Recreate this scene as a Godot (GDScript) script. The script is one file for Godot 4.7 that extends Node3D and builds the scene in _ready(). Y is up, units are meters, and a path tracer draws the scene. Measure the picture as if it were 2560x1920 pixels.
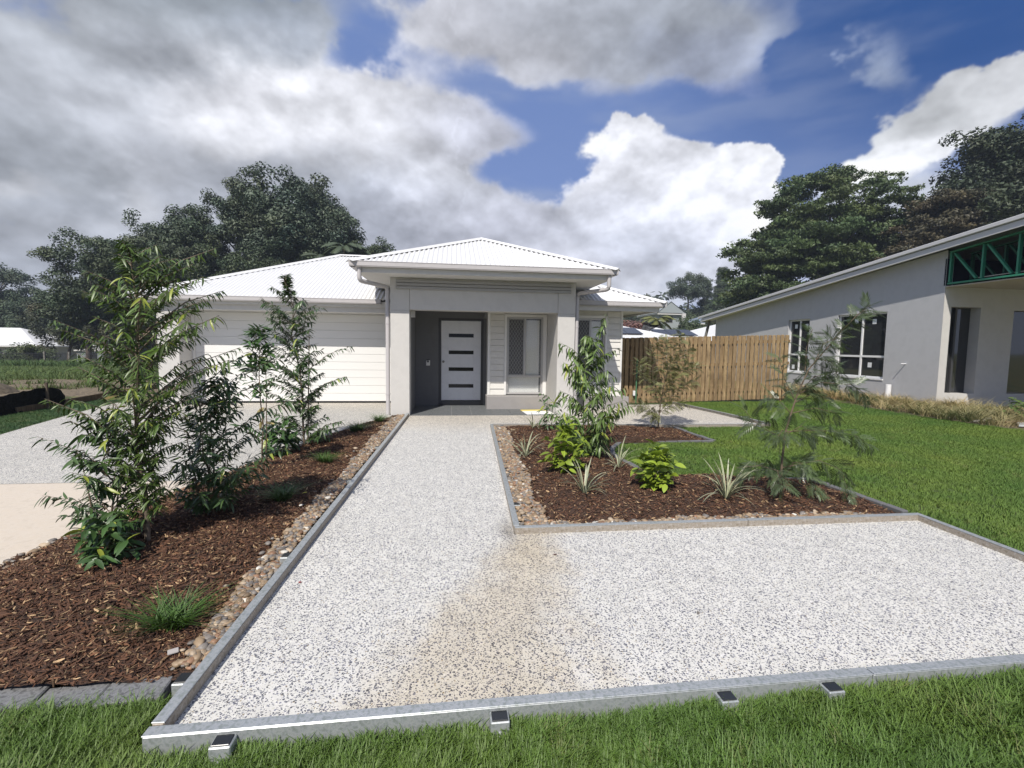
extends Node3D
# World: x to the right along the house front, y up, depth D runs away from the street (z = -D). Metres.

const GALV := "galvanised steel"
var rng := RandomNumberGenerator.new()
var M := {}
var taken := {}
var sky_px := PackedFloat32Array()
var sky_a := PackedFloat32Array()
var sky_b := PackedFloat32Array()
const SKY_W := 3072
const SKY_H := 1536
var n_cloud := FastNoiseLite.new()
var n_fine := FastNoiseLite.new()
var n_wisp := FastNoiseLite.new()
var n_ground := FastNoiseLite.new()

# clouds seen that day: azimuth, elevation, half width, half height (degrees), tilt, cover, colour
var CLOUDS := [
	[-36.3,23.0,7.8,5.4,21.02,1.20,166,171,176], [-23.0,28.5,10.2,3.2,16.01,1.30,140,148,154], [-18.2,23.7,11.1,4.2,1.67,1.30,212,213,216], [-30.7,15.1,13.8,6.3,12.12,1.30,182,186,192],
	[-6.8,22.5,10.2,4.1,-3.14,1.30,206,208,212], [2.1,23.1,5.9,3.0,2.69,0.90,186,190,205], [-37.7,14.4,4.5,3.6,14.83,1.20,150,157,163], [-37.5,6.9,7.2,3.3,7.87,1.20,170,176,184],
	[-31.7,9.4,7.4,2.1,8.48,1.10,188,192,198], [-16.1,14.9,9.9,4.3,7.06,1.30,150,155,162], [-38.7,12.0,1.9,0.8,-0.53,1.20,222,222,224], [-6.0,15.9,5.5,3.7,4.43,0.80,192,198,210],
	[-0.1,12.9,10.3,3.9,2.39,0.90,186,188,198], [4.3,31.4,12.7,4.7,2.12,1.10,198,200,206], [20.7,31.8,12.0,3.9,-6.51,1.20,166,173,182], [15.6,28.0,8.5,2.8,5.32,0.70,176,182,194],
	[29.1,28.0,4.9,2.8,-9.97,0.60,150,160,185], [-11.8,29.3,3.4,2.9,34.30,-0.75,0,0,0], [9.4,26.0,8.2,2.0,-8.91,-1.00,0,0,0], [26.1,23.4,12.9,3.1,-20.24,-0.70,0,0,0],
	[36.8,20.8,3.6,4.4,-10.61,-1.00,0,0,0], [37.7,27.2,2.2,4.8,-14.40,-1.20,0,0,0], [49.0,25.7,3.5,2.6,3.37,-1.20,0,0,0], [9.1,19.4,4.8,2.4,0.10,-0.80,0,0,0],
	[37.3,17.3,2.0,1.8,-8.95,-1.00,0,0,0], [19.5,20.3,4.6,3.3,-3.58,1.50,228,230,235], [29.6,17.5,6.1,3.2,-6.27,1.50,238,240,244], [23.6,14.9,10.8,4.5,-3.49,1.50,226,229,236],
	[21.1,11.2,7.4,2.1,-6.88,1.50,160,166,178], [31.9,9.8,7.6,2.4,-3.63,1.40,212,216,226], [14.8,10.0,6.8,2.7,-0.55,1.30,206,208,216], [46.9,19.6,6.5,2.6,15.81,1.50,196,199,200],
	[51.0,21.3,2.8,2.1,13.57,1.40,218,220,222], [42.0,24.7,3.3,2.7,13.13,0.90,168,182,205], [45.2,16.9,4.5,1.2,2.52,1.40,230,232,235], [51.5,25.8,1.3,1.3,-22.30,0.90,170,178,190],
	[12.6,6.0,23.0,2.8,0.26,1.10,206,210,218], [-18.6,5.0,26.6,2.5,3.13,1.10,180,185,192], [46.5,13.4,5.5,2.0,-9.76,1.00,190,196,205], [-20.4,20.5,5.2,1.7,11.14,1.30,226,227,229],
	[-28.2,24.5,4.9,1.6,17.11,1.20,152,158,166], [-13.1,23.1,4.0,1.8,-5.45,1.30,226,228,231], [-33.3,18.9,3.4,1.8,16.25,1.20,194,198,204], [-23.5,13.9,5.4,1.8,8.95,1.20,163,168,176],
	[-35.7,11.1,2.5,1.3,11.13,1.20,156,162,170], [-30.8,12.0,1.7,1.4,10.16,1.20,208,211,215], [-3.3,18.5,3.0,2.4,4.11,1.20,216,219,226], [0.3,15.5,4.9,2.3,2.59,1.30,204,208,217],
	[-6.0,11.7,8.3,2.4,3.50,1.30,178,183,194], [-12.1,12.2,5.3,2.9,4.99,1.30,168,173,184], [6.4,13.5,6.8,3.0,0.95,1.20,194,198,210], [9.7,10.9,6.0,2.2,0.30,1.30,206,210,220],
	[-1.6,32.0,4.5,1.8,5.27,1.10,206,208,214], [8.8,29.6,4.3,2.0,-0.18,1.20,212,214,220], [26.2,29.6,4.3,2.2,-9.01,1.00,158,166,184], [14.4,25.9,5.3,1.6,-2.47,0.60,172,180,206],
	[28.5,24.8,8.0,1.7,-8.51,0.50,148,160,198], [19.4,22.9,2.4,1.5,-4.09,1.50,240,242,246], [32.6,19.0,3.2,1.5,-8.01,1.50,246,248,250], [25.7,13.5,4.5,1.8,-3.68,1.50,212,216,226],
	[17.0,14.7,3.1,1.7,-1.75,1.50,205,209,219], [-18.0,29.0,4.0,1.8,13.51,1.20,150,158,170], [-14.6,9.0,23.9,2.1,4.24,1.00,184,189,198],
]


func _ready():
	rng.seed = 71
	# ---- camera, sky, sun, exposure
	var cam := Camera3D.new()
	cam.name = "camera"
	add_child(cam)
	cam.position = Vector3(0, 1.55, 0)
	cam.fov = 77.32
	cam.far = 3000.0
	cam.near = 0.05
	var yaw := deg_to_rad(7.09)
	var pit := deg_to_rad(4.47)
	var rol := deg_to_rad(0.82)
	cam.basis = Basis(Vector3.UP, -yaw) * Basis(Vector3.RIGHT, -pit) * Basis(Vector3.BACK, rol)
	var env := Environment.new()
	env.background_mode = Environment.BG_SKY
	env.tonemap_mode = Environment.TONE_MAPPER_LINEAR
	env.tonemap_exposure = 1.04
	env.fog_enabled = true
	env.fog_density = 0.0006
	env.fog_light_color = Color(0.82, 0.87, 0.95)
	env.sdfgi_enabled = true
	env.ssao_enabled = true
	env.ssil_enabled = true
	var sky := Sky.new()
	sky.sky_material = make_sky()
	env.sky = sky
	env.background_energy_multiplier = 1.0
	var we := WorldEnvironment.new()
	we.name = "environment"
	we.environment = env
	add_child(we)
	var sun := DirectionalLight3D.new()
	sun.name = "sun"
	sun.light_energy = 1.6
	sun.light_color = Color(1.0, 0.975, 0.94)
	sun.light_angular_distance = 0.5
	sun.shadow_enabled = true
	add_child(sun)
	sun.look_at_from_position(Vector3.ZERO, Vector3(1.0, -2.95, -2.36), Vector3.UP)

	make_materials()
	build_ground()
	build_paving()
	build_house()
	build_neighbour()
	build_edging()
	build_fence()
	build_left_lot()
	build_far_houses()
	build_far_trees()
	build_beds()
	build_grass()
	build_plants()
	build_small()


# ------------------------------------------------------------------ sky
func make_sky() -> PanoramaSkyMaterial:
	for n in [n_cloud, n_fine, n_wisp]:
		n.noise_type = FastNoiseLite.TYPE_SIMPLEX_SMOOTH
		n.fractal_type = FastNoiseLite.FRACTAL_FBM
	n_cloud.seed = 5; n_cloud.frequency = 2.6; n_cloud.fractal_octaves = 8; n_cloud.fractal_gain = 0.56
	n_fine.seed = 19; n_fine.frequency = 9.0; n_fine.fractal_octaves = 6; n_fine.fractal_gain = 0.60
	n_wisp.seed = 33; n_wisp.frequency = 4.0; n_wisp.fractal_octaves = 5
	# what lies where, on a coarse map of half degrees: cover, colour, crispness
	var cw := 720
	var ch := 180
	var map_a := PackedFloat32Array()
	var map_b := PackedFloat32Array()
	map_a.resize(cw * ch * 4)
	map_b.resize(cw * ch * 4)
	for row in ch:
		var eld := 90.0 - (row + 0.5) * 0.5
		var cy := cos(deg_to_rad(eld))
		var near := []
		for c in CLOUDS:
			if absf(eld - c[1]) < 2.3 * maxf(c[2], c[3]):
				near.append([c, cos(deg_to_rad(c[4])), sin(deg_to_rad(c[4]))])
		for col in cw:
			var az := (col + 0.5) * 0.5
			if az > 180.0: az -= 360.0
			var cover := 0.0
			var wsum := 0.03
			var crisp := 0.0
			var cc := Vector3(186, 190, 199) * 0.03
			for e in near:
				var c: Array = e[0]
				var dx: float = (az - c[0]) * cy
				if absf(dx) > 2.3 * maxf(c[2], c[3]): continue
				var dy: float = eld - c[1]
				var px: float = (dx * e[1] + dy * e[2]) / c[2]
				var py: float = (-dx * e[2] + dy * e[1]) / c[3]
				var r2 := px * px + py * py
				if r2 > 5.0: continue
				var w := exp(-r2 * r2 * 0.30 - r2 * 0.62)
				cover += c[5] * w
				if c[5] > 0.0:
					var ww: float = w * c[5]
					cc += Vector3(c[6], c[7], c[8]) * ww
					wsum += ww
					crisp += w * (1.0 if c[5] > 1.35 else 0.45 if c[6] > 200 and c[1] < 25.0 else 0.0)
			# beyond the frame the same broken cloud goes on
			var beyond := smoothstep(40.0, 58.0, absf(az - 7.0)) + smoothstep(35.0, 46.0, eld)
			cover += clampf(beyond, 0.0, 1.0) * 0.38
			cc /= wsum
			var k := (row * cw + col) * 4
			map_a[k] = cover; map_a[k + 1] = cc.x + 5.0; map_a[k + 2] = cc.y + 5.0; map_a[k + 3] = cc.z + 9.0
			map_b[k] = minf(crisp, 1.0); map_b[k + 3] = 1.0
	var ia := Image.create_from_data(cw, ch, false, Image.FORMAT_RGBAF, map_a.to_byte_array())
	ia.resize(SKY_W, SKY_H / 2, Image.INTERPOLATE_CUBIC)
	sky_a = ia.get_data().to_float32_array()
	var ib := Image.create_from_data(cw, ch, false, Image.FORMAT_RGBAF, map_b.to_byte_array())
	ib.resize(SKY_W, SKY_H / 2, Image.INTERPOLATE_CUBIC)
	sky_b = ib.get_data().to_float32_array()
	sky_px.resize(SKY_W * SKY_H * 3)
	sky_px.fill(0.16)
	for row in SKY_H / 2:
		sky_row(row)
	var im := Image.create_from_data(SKY_W, SKY_H, false, Image.FORMAT_RGBF, sky_px.to_byte_array())
	var m := PanoramaSkyMaterial.new()
	m.panorama = ImageTexture.create_from_image(im)
	return m


func sky_row(row: int) -> void:
	var el := PI * (0.5 - (row + 0.5) / SKY_H)
	var eld := rad_to_deg(el)
	var sy := sin(el)
	var cy := cos(el)
	var deep := Color8(50, 86, 146).srgb_to_linear()
	var pale := Color8(126, 150, 203).srgb_to_linear()
	var up_t := smoothstep(6.0, 30.0, eld)
	var hz := smoothstep(9.0, 0.0, eld) * 0.8
	var deg_px := SKY_W / 360.0
	var half := SKY_H / 2
	var step := 1 if eld < 48.0 else 2
	var col := 0
	while col < SKY_W:
		var az := (col + 0.5) / deg_px
		if az > 180.0:
			az -= 360.0
		var st := step if absf(az - 7.0) > 62.0 or eld > 48.0 else 1
		if absf(az - 7.0) > 62.0: st = 2
		var azr := deg_to_rad(az)
		# the noise is stretched sideways, since the layers lie flat
		var q := Vector3(sin(azr) * cy, sy * 1.5, -cos(azr) * cy)
		var nz := n_cloud.get_noise_3dv(q)
		var nf := n_fine.get_noise_3dv(q)
		var lo := n_cloud.get_noise_3d(q.x * 0.35 + 5.0, q.y * 0.5, q.z * 0.35)
		var nup := n_cloud.get_noise_3d(q.x, q.y + 0.045, q.z)
		var wx := int((nf * 2.2 + nz * 3.6) * deg_px / maxf(cy, 0.3))
		var wy := int((nf * 1.4 + lo * 2.0 - nz * 1.6) * deg_px)
		var k := (clampi(row + wy, 0, half - 1) * SKY_W + posmod(col + wx, SKY_W)) * 4
		var crisp: float = clampf(sky_b[k], 0.0, 1.0)
		var dens: float = sky_a[k] + nz * lerpf(0.85, 0.50, crisp) + nf * lerpf(0.26, 0.36, crisp)
		var alpha := smoothstep(lerpf(0.0, 0.42, crisp), lerpf(1.05, 0.70, crisp), dens)
		var right := smoothstep(14.0, 50.0, az) if az < 90.0 else smoothstep(170.0, 90.0, az)
		var blue := pale.lerp(deep, clampf(up_t * (0.28 + 0.72 * right) + 0.16 * right, 0.0, 1.0))
		var veil := smoothstep(-0.25, 0.6, n_wisp.get_noise_3d(q.x * 0.8, q.y * 2.2, q.z * 0.8 + 3.0))
		blue = blue.lerp(Color(0.36, 0.42, 0.57), veil * (0.40 - 0.25 * right))
		blue = blue.lerp(Color(0.52, 0.56, 0.65), hz)
		# tops and rims catch the sun, undersides lie in their own shade
		var relief := clampf((nz - nup) * lerpf(0.38, 0.46, crisp) + nf * lerpf(0.09, 0.12, crisp), -0.24, 0.18)
		var shade := 1.0 + relief + lo * 0.15 + (1.0 - smoothstep(0.45, 1.1, dens)) * 0.05
		var o := blue.lerp(Color(minf(sky_a[k + 1] * shade / 255.0, 1.0), minf(sky_a[k + 2] * shade / 255.0, 1.0), minf(sky_a[k + 3] * shade / 255.0, 1.0)).srgb_to_linear(), alpha)
		for j in st:
			if col + j < SKY_W:
				var p := (row * SKY_W + col + j) * 3
				sky_px[p] = o.r
				sky_px[p + 1] = o.g
				sky_px[p + 2] = o.b
		col += st


# ------------------------------------------------------------------ naming
func numbered(called: String, parent: Node) -> String:
	var key := str(parent.get_instance_id()) + "/" + called
	var k: int = taken.get(key, 0)
	taken[key] = k + 1
	return called if k == 0 else "%s_%03d" % [called, k]


func put(o: Node3D, called: String, parent: Node = self) -> Node3D:
	o.name = numbered(called, parent)
	parent.add_child(o, true)
	return o


func thing(called: String, label: String, category: String, at := Vector3.ZERO, turn := 0.0, group := "") -> Node3D:
	var o := Node3D.new()
	put(o, called)
	o.position = at
	o.rotation.y = turn
	return tag(o, label, category, group)


func tag(o: Node3D, label: String, category: String, group := "", kind := "") -> Node3D:
	if label: o.set_meta("label", label)
	if category: o.set_meta("category", category)
	if group: o.set_meta("group", group)
	if kind: o.set_meta("kind", kind)
	return o


func obj(called: String, mesh: Mesh, mat: Material, parent: Node = self, xf := Transform3D.IDENTITY) -> MeshInstance3D:
	var o := MeshInstance3D.new()
	o.mesh = mesh
	o.material_override = mat
	o.transform = xf
	put(o, called, parent)
	return o


func struct(called: String, mesh: Mesh, mat: Material) -> MeshInstance3D:
	var o := obj(called, mesh, mat)
	o.set_meta("kind", "structure")
	return o


func many(called: String, mesh: Mesh, mat: Material, where: Array, tints: Array, parent: Node = self) -> MultiMeshInstance3D:
	var mm := MultiMesh.new()
	mm.transform_format = MultiMesh.TRANSFORM_3D
	mm.use_colors = true
	mm.mesh = mesh
	mm.instance_count = where.size()
	for i in where.size():
		mm.set_instance_transform(i, where[i])
		mm.set_instance_color(i, tints[i])
	var o := MultiMeshInstance3D.new()
	o.multimesh = mm
	o.material_override = mat
	put(o, called, parent)
	o.set_meta("kind", "stuff")
	return o


func P(x: float, y: float, d: float) -> Vector3:
	return Vector3(x, y, -d)


# ------------------------------------------------------------------ mesh builder
class MB:
	var v := PackedVector3Array()
	var n := PackedVector3Array()
	var uv := PackedVector2Array()
	var c := PackedColorArray()
	var ix := PackedInt32Array()

	func vert(p: Vector3, nn: Vector3, t := Vector2.ZERO, col := Color.WHITE) -> int:
		v.append(p); n.append(nn); uv.append(t); c.append(col)
		return v.size() - 1

	func tri_ix(a: int, b: int, d: int) -> void:   # counter-clockwise seen from the front
		ix.append(a); ix.append(d); ix.append(b)

	func quad(a: Vector3, b: Vector3, cc: Vector3, d: Vector3, col := Color.WHITE) -> void:   # counter-clockwise seen from the front
		var nn := (b - a).cross(cc - a)
		if nn.length_squared() < 1e-14:
			nn = (cc - a).cross(d - a)
		nn = nn.normalized()
		var w := a.distance_to(b)
		var h := a.distance_to(d)
		var i := vert(a, nn, Vector2(0, h), col)
		vert(b, nn, Vector2(w, h), col)
		vert(cc, nn, Vector2(w, 0), col)
		vert(d, nn, Vector2(0, 0), col)
		tri_ix(i, i + 1, i + 2)
		tri_ix(i, i + 2, i + 3)

	func tri(a: Vector3, b: Vector3, d: Vector3, col := Color.WHITE) -> void:
		var nn := (b - a).cross(d - a).normalized()
		var i := vert(a, nn, Vector2(a.x, a.z), col)
		vert(b, nn, Vector2(b.x, b.z), col)
		vert(d, nn, Vector2(d.x, d.z), col)
		tri_ix(i, i + 1, i + 2)

	func box(at: Vector3, s: Vector3, bev := 0.0, bs := Basis.IDENTITY, col := Color.WHITE) -> void:
		var h := s * 0.5
		var b := minf(bev, minf(h.x, minf(h.y, h.z)) * 0.9)
		for ax in 3:
			for sg in [-1.0, 1.0]:
				var u := Vector3.ZERO
				var w := Vector3.ZERO
				var o := Vector3.ZERO
				var iu := (ax + 1) % 3
				var iw := (ax + 2) % 3
				o[ax] = h[ax] * sg
				u[iu] = (h[iu] - b)
				w[iw] = (h[iw] - b) * sg
				quad(at + bs * (o - u - w), at + bs * (o + u - w), at + bs * (o + u + w), at + bs * (o - u + w), col)
		if b <= 0.0:
			return
		for ax in 3:
			var iu := (ax + 1) % 3
			var iw := (ax + 2) % 3
			for su in [-1.0, 1.0]:
				for sw in [-1.0, 1.0]:
					var l := Vector3.ZERO
					l[ax] = h[ax] - b
					var p := Vector3.ZERO
					p[iu] = h[iu] * su
					p[iw] = (h[iw] - b) * sw
					var q := Vector3.ZERO
					q[iu] = (h[iu] - b) * su
					q[iw] = h[iw] * sw
					if su * sw > 0.0:
						quad(at + bs * (p - l), at + bs * (q - l), at + bs * (q + l), at + bs * (p + l), col)
					else:
						quad(at + bs * (p + l), at + bs * (q + l), at + bs * (q - l), at + bs * (p - l), col)
		for sx in [-1.0, 1.0]:
			for sy in [-1.0, 1.0]:
				for sz in [-1.0, 1.0]:
					var p0 := Vector3(h.x * sx, (h.y - b) * sy, (h.z - b) * sz)
					var p1 := Vector3((h.x - b) * sx, h.y * sy, (h.z - b) * sz)
					var p2 := Vector3((h.x - b) * sx, (h.y - b) * sy, h.z * sz)
					if sx * sy * sz > 0.0:
						tri(at + bs * p0, at + bs * p1, at + bs * p2, col)
					else:
						tri(at + bs * p0, at + bs * p2, at + bs * p1, col)

	func span(a: Vector3, b: Vector3, bev := 0.0, col := Color.WHITE) -> void:   # box between two corners
		box((a + b) * 0.5, (b - a).abs(), bev, Basis.IDENTITY, col)

	func bar(a: Vector3, b: Vector3, w: float, h: float, up := Vector3.UP, bev := 0.0, col := Color.WHITE) -> void:   # beam from a to b, h along up
		var x := (b - a).normalized()
		var z := x.cross(up).normalized()
		var y := z.cross(x)
		box((a + b) * 0.5, Vector3(a.distance_to(b), h, w), bev, Basis(x, y, z), col)

	func tube(pts: Array, rad: Array, sides := 6, col := Color.WHITE, cap := true) -> void:
		var up := Vector3(0.31, 0.9, 0.2).normalized()
		var base := v.size()
		var along := 0.0
		for i in pts.size():
			var t: Vector3 = (pts[mini(i + 1, pts.size() - 1)] - pts[maxi(i - 1, 0)]).normalized()
			var s := t.cross(up)
			if s.length() < 0.1:
				s = t.cross(Vector3(0.9, 0.1, 0.3))
			s = s.normalized()
			var w := s.cross(t)
			if i > 0: along += pts[i].distance_to(pts[i - 1])
			for k in sides + 1:
				var a := TAU * k / sides
				var nn := s * cos(a) + w * sin(a)
				vert(pts[i] + nn * rad[i], nn, Vector2(float(k) / sides, along), col)
		for i in pts.size() - 1:
			for k in sides:
				var a := base + i * (sides + 1) + k
				var b := a + 1
				var d := a + sides + 1
				tri_ix(a, d, b)
				tri_ix(b, d, d + 1)
		if cap:
			for e in [0, pts.size() - 1]:
				var t: Vector3 = (pts[1] - pts[0]).normalized() * -1.0 if e == 0 else (pts[e] - pts[e - 1]).normalized()
				var m := vert(pts[e], t, Vector2.ZERO, col)
				var st := v.size()
				for k in sides + 1:
					vert(v[base + e * (sides + 1) + k], t, Vector2.ZERO, col)
				for k in sides:
					if e == 0: tri_ix(m, st + k, st + k + 1)
					else: tri_ix(m, st + k + 1, st + k)

	func mesh() -> ArrayMesh:
		var m := ArrayMesh.new()
		var a := []
		a.resize(Mesh.ARRAY_MAX)
		a[Mesh.ARRAY_VERTEX] = v
		a[Mesh.ARRAY_NORMAL] = n
		a[Mesh.ARRAY_TEX_UV] = uv
		a[Mesh.ARRAY_COLOR] = c
		a[Mesh.ARRAY_INDEX] = ix
		m.add_surface_from_arrays(Mesh.PRIMITIVE_TRIANGLES, a)
		return m


func box_mesh(a: Vector3, b: Vector3, bev := 0.0) -> ArrayMesh:
	var m := MB.new()
	m.span(a, b, bev)
	return m.mesh()


# ------------------------------------------------------------------ materials
func lin(r: float, g: float, b: float) -> Color:
	return Color(r, g, b).linear_to_srgb()


func mat(r: float, g: float, b: float, rough := 0.8, metal := 0.0) -> StandardMaterial3D:
	var m := StandardMaterial3D.new()
	m.albedo_color = lin(r, g, b)
	m.roughness = rough
	m.metallic = metal
	return m


func noise(freq: float, sd: int, octaves := 4, kind := FastNoiseLite.TYPE_SIMPLEX_SMOOTH) -> FastNoiseLite:
	var n := FastNoiseLite.new()
	n.noise_type = kind
	n.seed = sd
	n.frequency = freq
	n.fractal_type = FastNoiseLite.FRACTAL_FBM
	n.fractal_octaves = octaves
	return n


func noise_tex(n: FastNoiseLite, size: int, cols: Array, at: Array) -> NoiseTexture2D:
	var t := NoiseTexture2D.new()
	t.width = size
	t.height = size
	t.seamless = true
	t.noise = n
	var g := Gradient.new()
	g.offsets = PackedFloat32Array(at)
	g.colors = PackedColorArray(cols)
	t.color_ramp = g
	return t


func bump_tex(n: FastNoiseLite, size: int, strength: float) -> NoiseTexture2D:
	var t := NoiseTexture2D.new()
	t.width = size
	t.height = size
	t.seamless = true
	t.noise = n
	t.as_normal_map = true
	t.bump_strength = strength
	return t


func tri_map(m: StandardMaterial3D, scale: float, albedo: Texture2D = null, bump: Texture2D = null, strength := 1.0, in_world := true) -> StandardMaterial3D:
	m.uv1_triplanar = true
	m.uv1_world_triplanar = in_world
	m.uv1_scale = Vector3.ONE * scale
	if albedo: m.albedo_texture = albedo
	if bump:
		m.normal_enabled = true
		m.normal_texture = bump
		m.normal_scale = strength
	return m


func grey(v: float) -> Color:
	return Color(v, v, v)


func leaf_mat(r: float, g: float, b: float, back := 0.35, rough := 0.42) -> StandardMaterial3D:
	var m := mat(r, g, b, rough)
	m.vertex_color_use_as_albedo = true
	m.backlight_enabled = true
	m.backlight = Color(back * 0.8, back, back * 0.35)
	m.cull_mode = BaseMaterial3D.CULL_DISABLED
	return m


func make_materials() -> void:
	var mottle := noise_tex(noise(0.006, 3, 6), 512, [grey(0.978), grey(1.0), grey(0.988)], [0.25, 0.55, 0.85])
	var fine_bump := bump_tex(noise(0.16, 8, 3), 512, 2.2)
	var soft_bump := bump_tex(noise(0.03, 12, 4), 512, 1.2)
	# rendered walls, painted timber, metal
	M.render = tri_map(mat(0.56, 0.545, 0.515, 0.9), 0.8, mottle, fine_bump, 0.5)
	M.render_beam = M.render
	M.dark_render = tri_map(mat(0.15, 0.15, 0.15, 0.9), 0.8, mottle, fine_bump, 0.45)
	M.plinth = tri_map(mat(0.30, 0.285, 0.275, 0.9), 0.8, mottle, fine_bump, 0.5)
	M.neighbour = tri_map(mat(0.475, 0.478, 0.485, 0.92), 0.7, mottle, fine_bump, 0.8)
	M.neighbour_porch = tri_map(mat(0.54, 0.53, 0.505, 0.92), 0.7, mottle, fine_bump, 0.8)
	M.cladding = tri_map(mat(0.66, 0.645, 0.60, 0.6), 0.9, mottle, soft_bump, 0.15)
	M.garage = mat(0.74, 0.735, 0.71, 0.5)
	M.door_white = tri_map(mat(0.74, 0.745, 0.76, 0.45), 1.1, mottle)
	M.white_trim = mat(0.72, 0.71, 0.68, 0.5)
	M.soffit = tri_map(mat(0.70, 0.69, 0.67, 0.75), 0.6, mottle)
	M.roof_white = tri_map(mat(0.70, 0.70, 0.69, 0.45), 0.35, mottle)
	M.gutter = tri_map(mat(0.47, 0.45, 0.445, 0.4), 0.9, mottle)
	M.fascia = tri_map(mat(0.62, 0.61, 0.59, 0.45), 0.9, mottle)
	M.pipe = mat(0.48, 0.46, 0.455, 0.4)
	M.louvre = mat(0.33, 0.325, 0.315, 0.5)
	M.frame_grey = mat(0.44, 0.43, 0.42, 0.4, 0.2)
	M.frame_white = mat(0.76, 0.76, 0.75, 0.4)
	M.dark_frame = mat(0.05, 0.05, 0.052, 0.5)
	M.glass = mat(0.008, 0.009, 0.011, 0.06)
	M.glass.metallic_specular = 0.35
	M.pane = mat(0.6, 0.62, 0.62, 0.05)
	M.pane.albedo_color.a = 0.12
	M.pane.transparency = BaseMaterial3D.TRANSPARENCY_ALPHA
	M.dusty_pane = mat(0.028, 0.03, 0.032, 0.03)
	M.dusty_pane.metallic_specular = 0.7
	M.blind = mat(0.74, 0.75, 0.72, 0.8)
	M.mesh_wire = mat(0.34, 0.34, 0.33, 0.45, 0.3)
	M.mesh_back = mat(0.10, 0.10, 0.10, 0.7)
	M.black = mat(0.012, 0.012, 0.013, 0.5)
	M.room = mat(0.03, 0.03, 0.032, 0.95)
	M.steel_knob = mat(0.2, 0.19, 0.17, 0.3, 0.9)
	M.sticker = mat(0.72, 0.74, 0.74, 0.6)
	M.tile = tri_map(mat(0.16, 0.165, 0.165, 0.55), 1.2, noise_tex(noise(0.02, 17, 5), 512, [Color(0.72, 0.76, 0.76), Color(1, 1, 1), Color(0.82, 0.83, 0.85)], [0.2, 0.5, 0.8]), soft_bump, 0.2)
	M.grout = mat(0.42, 0.42, 0.41, 0.9)
	M.neigh_roof = mat(0.33, 0.34, 0.345, 0.45)
	M.barge = mat(0.52, 0.52, 0.52, 0.45)
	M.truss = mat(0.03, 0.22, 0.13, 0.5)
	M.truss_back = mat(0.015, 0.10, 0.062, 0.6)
	M.navy = mat(0.008, 0.012, 0.028, 0.9)
	M.pvc = mat(0.75, 0.75, 0.75, 0.4)
	M.ply = mat(0.44, 0.40, 0.33, 0.8)
	M.yellow_pack = mat(0.72, 0.58, 0.16, 0.6)
	M.white_pack = mat(0.80, 0.80, 0.78, 0.6)
	# galvanised steel: spangle and dull streaks
	M.galv = tri_map(mat(0.44, 0.455, 0.455, 0.42, 0.40), 2.4, noise_tex(noise(0.02, 51, 5), 512, [Color(0.84, 0.86, 0.84), Color(0.95, 0.96, 0.97), Color(1, 1, 1), Color(0.88, 0.9, 0.89)], [0.2, 0.45, 0.6, 0.85]), soft_bump, 0.2)
	M.galv_stain = tri_map(mat(0.40, 0.37, 0.33, 0.6, 0.15), 3.0, noise_tex(noise(0.016, 57, 6), 512, [Color(0.80, 0.77, 0.72), Color(0.96, 0.95, 0.93), Color(0.86, 0.83, 0.79), Color(1, 1, 1)], [0.25, 0.45, 0.6, 0.8]), soft_bump, 0.35)
	M.cap_black = mat(0.02, 0.022, 0.024, 0.3)
	# timber
	for k in 5:
		var tone: Array = [[0.42, 0.295, 0.155], [0.47, 0.34, 0.185], [0.37, 0.255, 0.13], [0.49, 0.35, 0.18], [0.35, 0.245, 0.13]][k]
		M["paling_%d" % k] = wood(mat(tone[0], tone[1], tone[2], 0.8), k)
	M.rail = wood(mat(0.36, 0.24, 0.12, 0.85), 2)
	M.grey_timber = wood(mat(0.26, 0.25, 0.225, 0.9), 1)
	M.old_timber = wood(mat(0.16, 0.115, 0.07, 0.9), 3)
	# paving and ground
	var agg := aggregate()
	M.path = mat(0.90, 0.90, 0.885, 0.8)
	M.path.albedo_texture = agg[0]
	M.path.vertex_color_use_as_albedo = true
	M.path.normal_enabled = true
	M.path.normal_texture = agg[1]
	M.path.normal_scale = 0.5
	M.apron = tri_map(mat(0.56, 0.495, 0.41, 0.9), 0.45, noise_tex(noise(0.02, 61, 6), 1024, [Color(0.96, 0.955, 0.945), Color(1, 1, 1), Color(0.985, 0.98, 0.97), Color(1.0, 0.995, 0.985)], [0.2, 0.45, 0.65, 0.85]), soft_bump, 0.25)
	M.paver = tri_map(mat(0.20, 0.203, 0.205, 0.9), 2.2, noise_tex(noise(0.02, 67, 5), 512, [grey(0.7), grey(1.0), grey(0.85)], [0.2, 0.5, 0.8]), fine_bump, 0.7)
	M.paver_dark = tri_map(mat(0.125, 0.125, 0.13, 0.9), 2.2, null, fine_bump, 0.7)
	M.lawn_soil = tri_map(mat(0.055, 0.085, 0.022, 0.95), 0.9, noise_tex(noise(0.02, 71, 5), 512, [Color(0.55, 0.6, 0.5), Color(1, 1, 1), Color(0.85, 0.72, 0.55)], [0.2, 0.5, 0.85]))
	M.terrain = tri_map(mat(0.16, 0.17, 0.07, 0.95), 0.12, noise_tex(noise(0.012, 73, 6), 512, [Color(0.6, 0.66, 0.5), Color(1, 1, 0.9), Color(1.0, 0.86, 0.66)], [0.25, 0.5, 0.8]))
	M.bare_soil = tri_map(mat(0.21, 0.165, 0.105, 0.95), 0.6, noise_tex(noise(0.02, 79, 6), 512, [grey(0.55), grey(1.0), grey(0.75)], [0.25, 0.5, 0.8]), bump_tex(noise(0.05, 80, 5), 512, 4.0), 1.0)
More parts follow.
